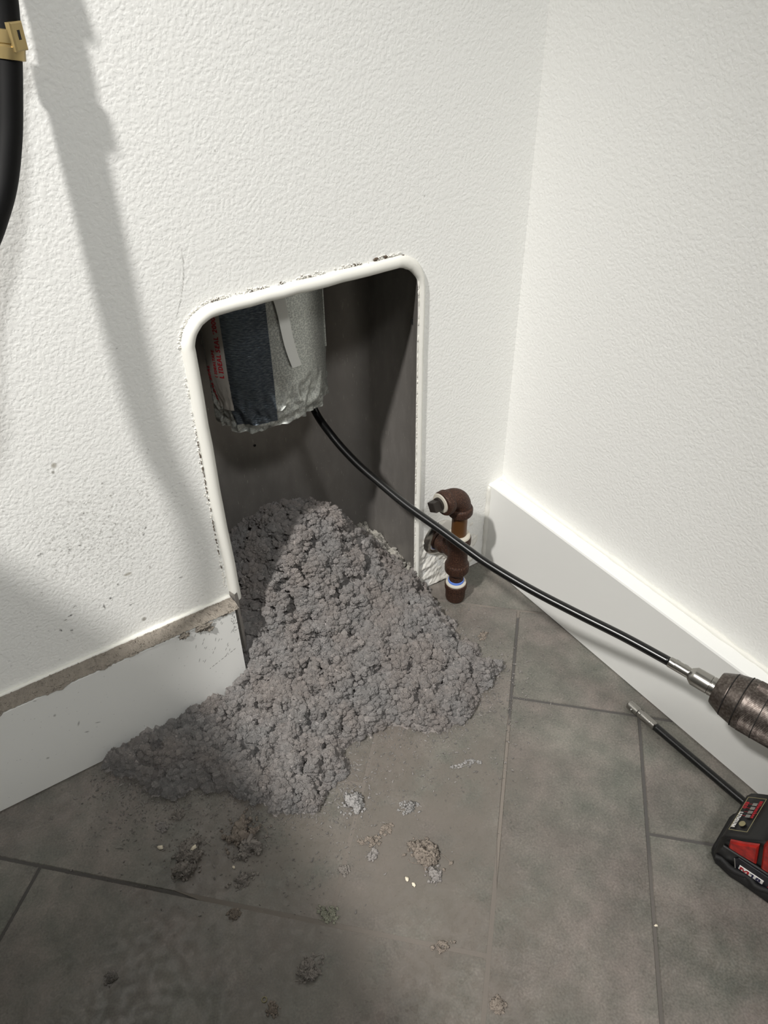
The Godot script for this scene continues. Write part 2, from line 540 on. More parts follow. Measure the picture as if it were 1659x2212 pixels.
# ------------------------------------------------------------------ room
func outline(left: float, right: float, top: float, r: float, y0: float, y1 := 0.0) -> Array:   # up the left side, over, down the right side
	var p := []
	for k in 12: p.append(Vector2(left, lerpf(y0, top - r, k / 12.0)))
	for k in 13:
		var a := PI - PI / 2 * k / 12.0
		p.append(Vector2(left + r + cos(a) * r, top - r + sin(a) * r))
	for k in range(1, 12): p.append(Vector2(lerpf(left + r, right - r, k / 12.0), top))
	for k in 13:
		var a := PI / 2 - PI / 2 * k / 12.0
		p.append(Vector2(right - r + cos(a) * r, top - r + sin(a) * r))
	for k in range(1, 13): p.append(Vector2(right, lerpf(top - r, y0 if y1 == 0.0 else y1, k / 12.0)))
	return p

func build_room() -> void:
	# back wall: the panel round the vent opening, then the rest and the layer behind the cavity
	var hole := outline(-0.4515, -0.1572, 0.532, 0.036, 0.0)
	var poly := PackedVector2Array([Vector2(-1.3, 0)])
	for p in hole: poly.append(p)
	poly.append_array(PackedVector2Array([Vector2(0, 0), Vector2(0, 1), Vector2(-1.3, 1)]))
	var v := PackedVector3Array()
	var uv2 := PackedVector2Array()
	var t := PackedInt32Array()
	var n := poly.size()
	for z in [0.0, -0.013]:
		for p in poly:
			v.append(Vector3(p.x, p.y, z))
			uv2.append(Vector2((p.x + 1.3) / 1.3, 1.0 - p.y))
	var tri := Geometry2D.triangulate_polygon(poly)
	for i in range(0, tri.size(), 3):
		var a := tri[i]
		var b := tri[i + 1]
		var c := tri[i + 2]
		if (poly[b] - poly[a]).cross(poly[c] - poly[a]) < 0.0:
			b = tri[i + 2]
			c = tri[i + 1]
		t.append_array(PackedInt32Array([a, b, c, n + c, n + b, n + a]))
	for i in n:
		var k := (i + 1) % n
		t = quad(t, i, n + i, n + k, k)
	var wall := finish(v, t, 20.0, PackedVector2Array(), PackedColorArray(), uv2)
	wall.surface_set_material(0, M.wall_paint_marked)
	for b in [[Vector3(-3.9, 0, -0.013), Vector3(-1.3, 2.4, 0)], [Vector3(-1.3, 1, -0.013), Vector3(0.0, 2.4, 0)], [Vector3(-3.9, 0, -0.32), Vector3(0.12, 2.4, -0.26)]]:
		wall = plain_box(b[0], b[1], wall)
		wall.surface_set_material(wall.get_surface_count() - 1, M.wall_paint)
	var wb := add("wall_back", wall, null)
	tag(wb, "white textured back wall with the metal vent box cut into it", "", "", "structure")
	# torn plaster low beside the gas stub, where a baseboard was pulled off
	var rg := noise(38.0, 4, 8)
	var rp := PackedVector3Array()
	var rt := PackedInt32Array()
	for j in 61:
		for i in 65:
			var x := lerpf(-0.158, -0.028, i / 64.0)
			var y := 0.002 + 0.135 * j / 60.0
			var k := rg.get_noise_2d(x, y)
			var k2 := rg.get_noise_2d(x * 3.1 + 5.0, y * 3.1)
			var edge := clampf((0.125 - y + 0.03 * k + (x + 0.15) * -0.25) / 0.05, 0.0, 1.0) * clampf((-0.03 - x) / 0.02, 0.0, 1.0)
			rp.append(Vector3(x, y, -0.0012 + edge * (0.0020 + 0.0035 * k + 0.0016 * k2)))
	for j in 60:
		for i in 64: rt = quad(rt, j * 65 + i, j * 65 + i + 1, (j + 1) * 65 + i + 1, (j + 1) * 65 + i)
	add("torn_plaster", finish(rp, rt, 180.0), M.plaster, wb)
	# other walls, ceiling
	for e in [["wall_right", Vector3(0, 0, 0), Vector3(0.12, 2.4, 2.6), "white textured side wall right of the corner"], ["wall_left", Vector3(-4.0, 0, -0.32), Vector3(-3.9, 2.4, 2.6), "dark grey wall on the far left of the room"], ["wall_front", Vector3(-4.0, 0, 2.6), Vector3(0.12, 2.4, 2.7), "dark grey wall across the room from the vent box"]]:
		tag(add(e[0], plain_box(e[1], e[2]), M.wall_paint if e[0] == "wall_right" else M.dark_paint), e[3], "", "", "structure")
	tag(add("ceiling", plain_box(Vector3(-4.0, 2.4, -0.32), Vector3(0.12, 2.5, 2.7)), M.ceiling_paint), "plain white ceiling", "", "", "structure")
	build_floor()
	build_baseboards()

func build_floor() -> void:
	var fl := plain_box(Vector3(-4.0, -0.12, -0.32), Vector3(0.12, -0.03, 2.7))
	var v := PackedVector3Array([Vector3(-3.9, -0.0011, 2.6), Vector3(0, -0.0011, 2.6), Vector3(0, -0.0011, -0.26), Vector3(-3.9, -0.0011, -0.26)])
	var uv2 := PackedVector2Array()
	for p in v: uv2.append(Vector2((p.x + 0.9) / 0.9, p.z / 0.8))
	fl = finish(v, PackedInt32Array([0, 1, 2, 0, 2, 3]), 1.0, PackedVector2Array(), PackedColorArray(), uv2, fl)
	fl.surface_set_material(0, M.grout)
	M.grout.texture_repeat = false
	M.tile.texture_repeat = false
	fl.surface_set_material(1, M.grout)
	var floor_ := add("floor", fl, null)
	tag(floor_, "grey stone-look floor tiles laid diagonally in a herringbone", "", "", "structure")
	# dust packed flush into the joints round the heap
	var jd := PackedVector2Array()
	for e in [[-0.66, 0.0], [-0.19, 0.0], [-0.185, 0.2], [-0.195, 0.26], [-0.24, 0.30], [-0.30, 0.36], [-0.36, 0.43], [-0.42, 0.53], [-0.47, 0.58], [-0.52, 0.50], [-0.58, 0.36], [-0.63, 0.262], [-0.652, 0.232], [-0.664, 0.20]]: jd.append(Vector2(e[0], -e[1]))
	jd.reverse()
	tag(add("joint_dust", moved(prism(jd, -0.0009, -0.00018, 0.0002), Transform3D(Basis(Vector3.RIGHT, -PI / 2), Vector3.ZERO)), M.joint_dust, floor_), "", "", "", "stuff")
	var w := 0.168
	var gap := 0.0018
	var room := PackedVector2Array([Vector2(-2.3, 0.001), Vector2(-0.001, 0.001), Vector2(-0.001, 1.7), Vector2(-2.3, 1.7)])
	rng.seed = 12
	for i in range(-16, 10):
		for j in range(-10, 26):
			var u0 := 0.047 + i * w
			var v0 := 0.1235 + j * w
			var r: Rect2
			if posmod(i - j, 6) == 0: r = Rect2(u0, v0, 3 * w, w)
			elif posmod(i - j, 6) == 5: r = Rect2(u0, v0, w, 3 * w)
			else: continue
			r = r.grow(-gap)
			var q := PackedVector2Array()
			for c in [Vector2(r.position.x, r.position.y), Vector2(r.end.x, r.position.y), r.end, Vector2(r.position.x, r.end.y)]:
				q.append(Vector2((c.x - c.y) * SQ, (c.x + c.y) * SQ))
			for piece in Geometry2D.intersect_polygons(q, room):
				if Geometry2D.is_polygon_clockwise(piece): piece.reverse()
				var ctr := Vector2.ZERO
				for c in piece: ctr += c
				ctr /= piece.size()
				var m := piece.size()
				var o := Vector2(rng.randf_range(0.35, 0.65), rng.randf_range(0.35, 0.65))
				var dy := rng.randf_range(-0.0001, 0.0001)
				var tv := PackedVector3Array()
				var tu := PackedVector2Array()
				var t2 := PackedVector2Array()
				var tt := PackedInt32Array()
				for ring in [[0.0, -0.009], [0.0, -0.0010], [0.0009, 0.0]]:
					for k in m:
						var e0: Vector2 = (piece[k] - piece[(k + m - 1) % m]).normalized()
						var e1: Vector2 = (piece[(k + 1) % m] - piece[k]).normalized()
						var inw := (Vector2(-e0.y, e0.x) + Vector2(-e1.y, e1.x)).normalized() * 1.3
						var p: Vector2 = piece[k] + inw * ring[0]
						tv.append(Vector3(p.x - ctr.x, ring[1] + dy, p.y - ctr.y))
						var l := p - ctr
						tu.append(o + Vector2(l.x, l.y) / 0.9)
						t2.append(Vector2((p.x + 0.9) / 0.9, p.y / 0.8))
				for rr in 2:
					for k in m:
						var k2 := (k + 1) % m
						tt = quad(tt, rr * m + k, (rr + 1) * m + k, (rr + 1) * m + k2, rr * m + k2)
				for k in range(1, m - 1): tt.append_array(PackedInt32Array([2 * m, 2 * m + k + 1, 2 * m + k]))
				var tile := add("tile", finish(tv, tt, 20.0, tu, PackedColorArray(), t2), M.tile, floor_)
				tile.position = Vector3(ctr.x, 0, ctr.y)

func board(x0: float, x1: float, h: float, th: float, wob := 0.0) -> ArrayMesh:   # baseboard along +x, its face at z = th
	var prof := [Vector2(0.0005, 0.0012), Vector2(th - 0.0006, 0.0012), Vector2(th, 0.002), Vector2(th, h - 0.003), Vector2(th - 0.0012, h - 0.0008), Vector2(th - 0.004, h), Vector2(0.0005, h + 0.0005)]
	var v := PackedVector3Array()
	var uv2 := PackedVector2Array()
	var t := PackedInt32Array()
	var cuts := 24
	for i in cuts + 1:
		var x := lerpf(x0, x1, float(i) / cuts)
		for q in prof:
			v.append(Vector3(x, q.y, q.x))
			uv2.append(Vector2((x + 1.0) / 0.55, 1.0 - q.y / 0.16))
	var n := prof.size()
	for i in cuts:
		for j in n:
			var k := (j + 1) % n
			t = quad(t, i * n + k, i * n + j, (i + 1) * n + j, (i + 1) * n + k)
	for k in range(1, n - 1):
		t.append_array(PackedInt32Array([0, k, k + 1]))
		var e := cuts * n
		t.append_array(PackedInt32Array([e, e + k + 1, e + k]))
	return finish(v, t, 25.0, PackedVector2Array(), PackedColorArray(), uv2)

func bead_line(a: Vector3, b: Vector3, r: float, amp: float, sd: int) -> ArrayMesh:   # a run of caulk, uneven
	var n := noise(40.0, 3, sd)
	var p := []
	var rr := []
	var steps := int(a.distance_to(b) / 0.006) + 2
	for i in steps:
		var q := a.lerp(b, float(i) / (steps - 1))
		p.append(q + Vector3(0, amp * 0.5 * n.get_noise_3dv(q * 0.7), 0))
		rr.append(r * (1.0 + 0.5 * n.get_noise_3dv(q + Vector3.ONE)))
	return tube(p, rr, 10, true, 180.0)

func build_baseboards() -> void:
	M.trim_paint_marked.texture_repeat = false
	var bb := add("baseboard_back", board(-3.9, -0.461, 0.1546, 0.0262), M.trim_paint_marked)
	tag(bb, "scuffed white baseboard under the back wall, left of the vent box", "", "", "structure")
	add("caulk_bead", bead_line(Vector3(-1.4, 0.1556, 0.002), Vector3(-0.457, 0.1556, 0.002), 0.0030, 0.001, 3), M.caulk, bb)
	var br := add("baseboard_right", moved(board(-2.6, 0.0, 0.1551, 0.0257), Transform3D(Basis(Vector3.UP, PI / 2), Vector3.ZERO).rotated(Vector3.UP, PI).translated(Vector3(0, 0, 0))), M.trim_paint)
	br.rotation.y = PI
	br.position = Vector3(0, 0, 0)
	tag(br, "clean white baseboard along the right wall with a bright top edge", "", "", "structure")
	br.rotation.y = 0.0
	br.mesh = moved(board(0.0, 2.6, 0.1551, 0.0257), Transform3D(Basis(Vector3.UP, -PI / 2), Vector3.ZERO))
	add("caulk_bead", bead_line(Vector3(-0.002, 0.156, 0.0), Vector3(-0.002, 0.156, 1.2), 0.0034, 0.0012, 4), M.caulk, br)
	add("caulk_bead", joined([[bead_line(Vector3(-0.0255, 0.01, 0.002), Vector3(-0.026, 0.150, 0.002), 0.0042, 0.003, 6), Transform3D()], [bead_line(Vector3(-0.026, 0.150, 0.002), Vector3(-0.003, 0.157, 0.002), 0.0035, 0.001, 7), Transform3D()]]), M.caulk, br)
	# fluff lying on the ledge of the back baseboard
	var n := noise(90.0, 4, 14)
	var n2 := noise(9.0, 2, 15)
	var v := PackedVector3Array()
	var t := PackedInt32Array()
	var cols := 460
	for i in cols + 1:
		var x := lerpf(-0.93, -0.456, float(i) / cols)
		for j in 13:
			var s := j / 12.0
			var z := lerpf(0.0035, 0.0285, s)
			var k := n.get_noise_2d(x, z)
			var depth := clampf(0.55 + (x + 0.72) * 1.7, 0.12, 1.0) * (0.8 + 0.5 * n2.get_noise_2d(x, 3.0))
			var body := sin(PI * clampf(s, 0.0, 1.0))
			var y := 0.1560 + (0.0014 + 0.0050 * k + 0.0030 * n.get_noise_2d(x * 3.3, z * 3.3 + 2.0)) * body * depth
			var sag := 0.0
			if s > 0.86: sag = 0.006 * maxf(0.0, n.get_noise_2d(x * 0.35, 9.0) * 1.8 - 0.2)
			v.append(Vector3(x, y - sag, z + 0.0012 * n.get_noise_2d(x * 2.0, 4.0) * s))
	for i in cols:
		for j in 12: t = quad(t, i * 13 + j, i * 13 + j + 1, (i + 1) * 13 + j + 1, (i + 1) * 13 + j)
	var dust := add("ledge_dust", finish(v, t, 180.0), M.ledge_fuzz)
	tag(dust, "grey-brown lint fuzz lying along the top ledge of the left baseboard", "dust", "", "stuff")
	var bits := []
	rng.seed = 31
	for k in 1300:
		var x := -0.458 - absf(rng.randfn(0.0, 0.2))
		if x < -0.92: continue
		bits.append([lump(k % 9, Vector3(rng.randf_range(0.0006, 0.0020), rng.randf_range(0.0005, 0.0013), rng.randf_range(0.0006, 0.0018)), 0.8, 2.2, 1), Transform3D(Basis(Vector3.UP, rng.randf() * TAU), Vector3(x, 0.1562, rng.randf_range(0.005, 0.0278)))])
	for e in [[-0.505, 0.150, 0.0275, 0.009], [-0.53, 0.1500, 0.0275, 0.006], [-0.475, 0.153, 0.024, 0.006], [-0.497, 0.143, 0.0275, 0.004]]:
		bits.append([lump(int(e[0] * -1000), Vector3(e[3], e[3] * 0.55, 0.003), 0.7, 2.2, 3), Transform3D(Basis(), Vector3(e[0], e[1], e[2]))])
	tag(add("fuzz_tufts", joined(bits), M.ledge_fuzz, dust), "", "", "", "stuff")

# ------------------------------------------------------------------ vent box
func build_vent_box() -> void:
	var o := base("dryer_vent_box", Vector3(-0.3065, 0, 0))
	tag(o, "recessed dark metal dryer vent box with a rounded white rim in the wall", "vent box")
	var off := Vector3(0.3065, 0, 0)
	# liner: walls with rounded back corners, open in front
	var inner := PackedVector2Array([Vector2(-0.1640, -0.0005), Vector2(-0.1615, -0.008), Vector2(-0.1560, -0.018), Vector2(-0.1490, -0.032), Vector2(-0.1440, -0.055), Vector2(-0.1400, -0.10), Vector2(-0.1360, -0.155)])
	for k in 9:
		var a := PI / 2 * k / 8.0
		inner.append(Vector2(-0.1355 - 0.05 + cos(a) * 0.05, -0.158 - sin(a) * 0.034))
	inner.append_array(PackedVector2Array([Vector2(-0.3, -0.192), Vector2(-0.40, -0.192)]))
	for k in 9:
		var a := PI / 2 * k / 8.0
		inner.append(Vector2(-0.425 - sin(a) * 0.034, -0.158 - cos(a) * 0.034))
	inner.append(Vector2(-0.459, -0.002))
	var rings := []
	for y in [0.001, 0.15, 0.3, 0.45, 0.575]:
		var ring := PackedVector3Array()
		for q in inner: ring.append(Vector3(q.x, y, q.y) + off)
		rings.append(ring)
	var outer := []
	for y in [0.575, 0.3, 0.001]:
		var ring := PackedVector3Array()
		for q in inner: ring.append(Vector3(-0.3 + (q.x + 0.3) * 1.008, y, q.y * 1.008 - 0.0004) + off)
		outer.append(ring)
	rings.append_array(outer)
	add("liner", skin(rings, false, false, 30.0), M.dull_steel, o)
	add("top_plate", moved(plain_box(Vector3(-0.459, 0.574, -0.192), Vector3(-0.139, 0.577, -0.013)), Transform3D(Basis(), off)), M.dull_steel, o)
	add("bottom_plate", moved(plain_box(Vector3(-0.459, -0.0014, -0.192), Vector3(-0.139, 0.0016, -0.001)), Transform3D(Basis(), off)), M.dull_steel, o)
	# rim: a rolled lip, painted over with the wall, bare and dirty low on the left
	var lip := outline(-0.4515, -0.1605, 0.5325, 0.036, 0.150, 0.010)
	var nl := noise(55.0, 3, 17)
	var rim := []
	var flange := []
	for i in lip.size():
		var p: Vector2 = lip[i]
		var q: Vector2 = lip[mini(i + 1, lip.size() - 1)] - lip[maxi(i - 1, 0)]
		q = q.normalized()
		var out2 := Vector2(-q.y, q.x)
		var side := clampf((p.x + 0.4515) / 0.29, 0.0, 1.0)
		var wid := lerpf(0.0072, 0.0038, side)
		if p.y > 0.4965: wid = lerpf(wid, 0.0074, smoothstep(0.4965, 0.5325, p.y))
		var wob := 0.0008 * nl.get_noise_2d(p.x * 2.0, p.y * 2.0)
		var shift := 0.0
		if side < 0.1: shift = 0.004 * clampf((0.30 - p.y) / 0.2, 0.0, 1.0)
		var ring := PackedVector3Array()
		var sec := [Vector2(1.0, -0.001), Vector2(0.95, 0.003), Vector2(0.75, 0.0064), Vector2(0.35, 0.0088), Vector2(-0.1, 0.0094), Vector2(-0.55, 0.0078), Vector2(-0.88, 0.0045), Vector2(-1.0, 0.0), Vector2(-1.02, -0.012), Vector2(-0.8, -0.013)]
		for s in sec:
			var w2: Vector2 = p + out2 * (s.x * wid + wob)
			ring.append(Vector3(w2.x + shift, w2.y, (s.y * lerpf(1.0, 0.6, side) if s.y > -0.002 else lerpf(s.y, -0.0012, clampf(side * 1.4 - 0.4, 0.0, 1.0)))) + off)
		rim.append(ring)
	add("rim", skin(rim, false, false, 60.0), M.caulk, o)
	# bare flange showing behind the cut end of the left baseboard
	var fp := []
	for i in 14:
		var y := lerpf(0.003, 0.165, i / 13.0)
		fp.append(PackedVector3Array([Vector3(-0.4565, y, 0.002) + off, Vector3(-0.4535, y, 0.018 - 0.006 * i / 13.0) + off, Vector3(-0.449 + 0.0006 * sin(i * 1.7), y, 0.014 - 0.004 * i / 13.0) + off, Vector3(-0.4475, y, -0.004) + off]))
	add("flange", skin(fp, false, false, 40.0), M.dull_steel, o)
	# ragged paint edge down the right side, and flakes of old paint along the top
	var flakes := []
	rng.seed = 77
	for k in 150:
		var y := rng.randf_range(0.02, 0.5)
		flakes.append([lump(k % 7, Vector3(rng.randf_range(0.0003, 0.0012), rng.randf_range(0.001, 0.006), 0.0008), 0.7, 1.7, 1), Transform3D(Basis(), Vector3(-0.1646 + rng.randf_range(-0.0008, 0.0008), y, 0.0015) + off)])
	var fnoise := noise(30.0, 2, 78)
	for k in 620:
		var x := rng.randf_range(-0.42, -0.19)
		if fnoise.get_noise_1d(x) < rng.randf_range(-0.5, 0.35): continue
		flakes.append([lump(k % 7, Vector3(rng.randf_range(0.0004, 0.0017), rng.randf_range(0.0003, 0.0010), 0.0007), 0.8, 2.1, 1), Transform3D(Basis(Vector3.BACK, rng.randf_range(-0.8, 0.8)), Vector3(x, 0.5408 + rng.randfn(0.0004, 0.0011), 0.0008) + off)])
	for k in 90:
		var a := rng.randf_range(0.1, 1.5)
		var rr := 0.0442 + rng.randfn(0.0006, 0.001)
		flakes.append([lump(k % 7, Vector3(rng.randf_range(0.0004, 0.0014), 0.0007, 0.0007), 0.8, 2.1, 1), Transform3D(Basis(Vector3.BACK, rng.randf() * 3.0), Vector3(-0.4155 - cos(a) * rr, 0.4965 + sin(a) * rr, 0.0006) + off)])
	for k in 120:
		flakes.append([lump(k % 7, Vector3(0.0007, rng.randf_range(0.0005, 0.0016), 0.0006), 0.8, 2.1, 1), Transform3D(Basis(), Vector3(-0.4600 + rng.randfn(0.0, 0.0012), rng.randf_range(0.17, 0.47), 0.0005) + off)])
	tag(add("paint_flakes", joined(flakes), M.plaster, o), "flaking white paint along the rim", "", "", "stuff")
	var crumbs := []
	for k in 210:
		var x := rng.randf_range(-0.42, -0.19)
		if fnoise.get_noise_1d(x + 9.0) < rng.randf_range(-0.2, 0.45): continue
		crumbs.append([lump(k % 5, Vector3(rng.randf_range(0.0003, 0.0012), rng.randf_range(0.0003, 0.0007), 0.0006), 0.8, 2.1, 1), Transform3D(Basis(Vector3.BACK, rng.randf_range(-0.6, 0.6)), Vector3(x, 0.5408 + rng.randfn(0.0, 0.0008), 0.0010) + off)])
	for e in [[-0.188, 0.5375], [-0.1835, 0.5355], [-0.1795, 0.532], [-0.176, 0.529], [-0.2105, 0.5415], [-0.2235, 0.5415], [-0.1725, 0.5245]]:
		crumbs.append([lump(int(e[0] * -4000.0), Vector3(0.0026, 0.0016, 0.0012), 0.6, 1.9, 2), Transform3D(Basis(), Vector3(e[0], e[1], 0.001) + off)])
	for k in 70:
		crumbs.append([lump(k % 5, Vector3(0.0005, rng.randf_range(0.0006, 0.0024), 0.0005), 0.8, 2.1, 1), Transform3D(Basis(), Vector3(-0.4600 + rng.randf_range(-0.0006, 0.0006), rng.randf_range(0.2, 0.40), 0.0010) + off)])
	tag(add("grime", joined(crumbs), M.grime, o), "dark brown grime caught along the rim", "", "", "stuff")
	# holes: a screw hole in the right side, a pierced dot in the back
	add("screw_hole", moved(lathe([Vector2(0.0005, 0.0), Vector2(0.0042, 0.0), Vector2(0.0042, 0.0004), Vector2(0.0005, 0.0004)], 20), Transform3D(Basis(Vector3.UP, 0.35) * Basis(Vector3.BACK, PI / 2), Vector3(-0.1503, 0.4385, -0.0290) + off)), M.black_rubber, o)
	add("screw_hole", moved(lathe([Vector2(0.0003, 0.0), Vector2(0.002, 0.0), Vector2(0.002, 0.0004), Vector2(0.0003, 0.0004)], 16), Transform3D(Basis(Vector3.RIGHT, PI / 2), Vector3(-0.3165, 0.2295, -0.1917) + off)), M.black_rubber, o)

# ------------------------------------------------------------------ exhaust duct hanging in the box
var duct_noise := noise(1.0, 4, 33)
func duct_at(ang: float, y: float, outw: float) -> Vector3:
	var low := clampf((0.415 - y) / 0.07, 0.0, 1.0)
	var dent := 0.0
	if low > 0.0:
		var rg := 1.0 - absf(duct_noise.get_noise_3d(cos(ang) * 1.5, y * 17.0, sin(ang) * 1.5)) * 3.2
		var rf := duct_noise.get_noise_3d(cos(ang) * 4.0 + 7.0, y * 32.0, sin(ang) * 4.0)
		dent = low * (0.0058 * rg - 0.0055 + 0.0016 * rf)
		if ang > 2.3: dent -= low * 0.009 * (ang - 2.3)
	return Vector3(cos(ang) * (0.0775 + dent + outw), y, sin(ang) * (0.049 + dent + outw))

func duct_patch(a0: float, a1: float, y0: float, y1: float, outw: float, skew := 0.0) -> ArrayMesh:
	var rings := []
	for layer in 2:
		for i in 61:
			var s := i / 60.0 if layer == 0 else 1.0 - i / 60.0
			var y := lerpf(y0, y1, s)
			var ring := PackedVector3Array()
			for j in 25:
				var a := lerpf(a0, a1, j / 24.0) + skew * s
				ring.append(duct_at(a, y, outw if layer == 0 else outw - 0.0005))
			rings.append(ring)
	return skin(rings, false, false, 60.0)

func bent_text(txt: String, size: float, ang: float, y: float, outw: float) -> ArrayMesh:   # lettering that climbs the duct
	var tm := TextMesh.new()
	tm.text = txt
	var f := SystemFont.new()
	f.font_names = PackedStringArray(["Droid Sans"])
	f.font_weight = 700
	tm.font = f
	tm.font_size = 32
	tm.pixel_size = size / 32.0
	tm.depth = 0.0003
	tm.horizontal_alignment = HORIZONTAL_ALIGNMENT_LEFT
	tm.vertical_alignment = VERTICAL_ALIGNMENT_BOTTOM
	var arr := tm.get_mesh_arrays()
	var v: PackedVector3Array = arr[Mesh.ARRAY_VERTEX]
	var nn: PackedVector3Array = arr[Mesh.ARRAY_NORMAL]
	for i in v.size():
		var p := v[i]
		var a := ang + p.y / 0.062
		v[i] = duct_at(a, y + p.x, outw + p.z + 0.0002)
		nn[i] = Vector3(cos(a) / 0.0775, 0, sin(a) / 0.049).normalized()
	arr[Mesh.ARRAY_VERTEX] = v
	arr[Mesh.ARRAY_NORMAL] = nn
	arr[Mesh.ARRAY_TANGENT] = null
	var m := ArrayMesh.new()
	m.add_surface_from_arrays(Mesh.PRIMITIVE_TRIANGLES, arr)
	return m

func build_duct() -> void:
	var o := base("exhaust_duct", Vector3(-0.3235, 0, -0.093))
	tag(o, "galvanised oval exhaust duct with crumpled foil end hanging in the vent box", "duct")
	var ragged := noise(3.0, 3, 36)
	var rings := []
	for layer in 2:
		for i in 80:
			var s := i / 79.0 if layer == 1 else 1.0 - i / 79.0
			if layer == 0: s = i / 79.0
			else: s = 1.0 - i / 79.0
			var ring := PackedVector3Array()
			for j in 150:
				var a := TAU * (1.0 - j / 150.0)
				var sa := a if a <= PI else a - TAU
				var y0 := 0.3435 + 0.0035 * ragged.get_noise_2d(cos(a), sin(a)) + 0.004 * cos(a)
				var y := lerpf(y0, 0.573, pow(s, 1.25))
				ring.append(duct_at(absf(sa) if sa > 0 else sa, y, 0.0 if layer == 0 else -0.0011))
			rings.append(ring)
	add("pipe", skin(rings, true, false, 50.0), M.galvanised, o)
	add("foil_wrap", duct_patch(1.80, 2.62, 0.352, 0.572, 0.0009), M.foil, o)
	var tp := add("printed_tape", duct_patch(2.56, 3.10, 0.372, 0.572, 0.0014), M.printed_tape, o)
	tag(tp, "foil tape printed in red")
	add("lettering", bent_text("L IDEAL SEAL '2000", 0.0086, 2.60, 0.4155, 0.0016), M.red_print, tp)
	add("lettering", bent_text("( IDEALTAPE", 0.0060, 2.765, 0.416, 0.0016), M.red_print, tp)
	add("lettering", bent_text("IDEAL SEAL", 0.0090, 2.975, 0.380, 0.0016), M.red_print, tp)
	add("lettering", bent_text("@#", 0.013, 2.78, 0.484, 0.0016), M.red_print, tp)
	# pale tab stuck slantwise down the front
	var sr := []
	for layer in 2:
		for i in 21:
			var s := i / 20.0 if layer == 0 else 1.0 - i / 20.0
			var y := lerpf(0.4185, 0.572, s)
			var c := lerpf(1.405, 1.78, s)
			var ring := PackedVector3Array()
			for j in 7:
				ring.append(duct_at(c + lerpf(-0.083, 0.083, j / 6.0) + (0.02 * sin(s * 9.0) if j in [0, 6] else 0.0), y, (0.0030 if layer == 0 else 0.0017)))
			sr.append(ring)
	tag(add("strip", skin(sr, false, false, 60.0), M.pale_strip, o), "pale flat metal strip")
	# standing seam and a few folds in the crumpled end
	add("seam", tube([duct_at(0.52, 0.42, 0.0005), duct_at(0.50, 0.5, 0.0005), duct_at(0.5, 0.572, 0.0005)], 0.0016, 10), M.galvanised, o)

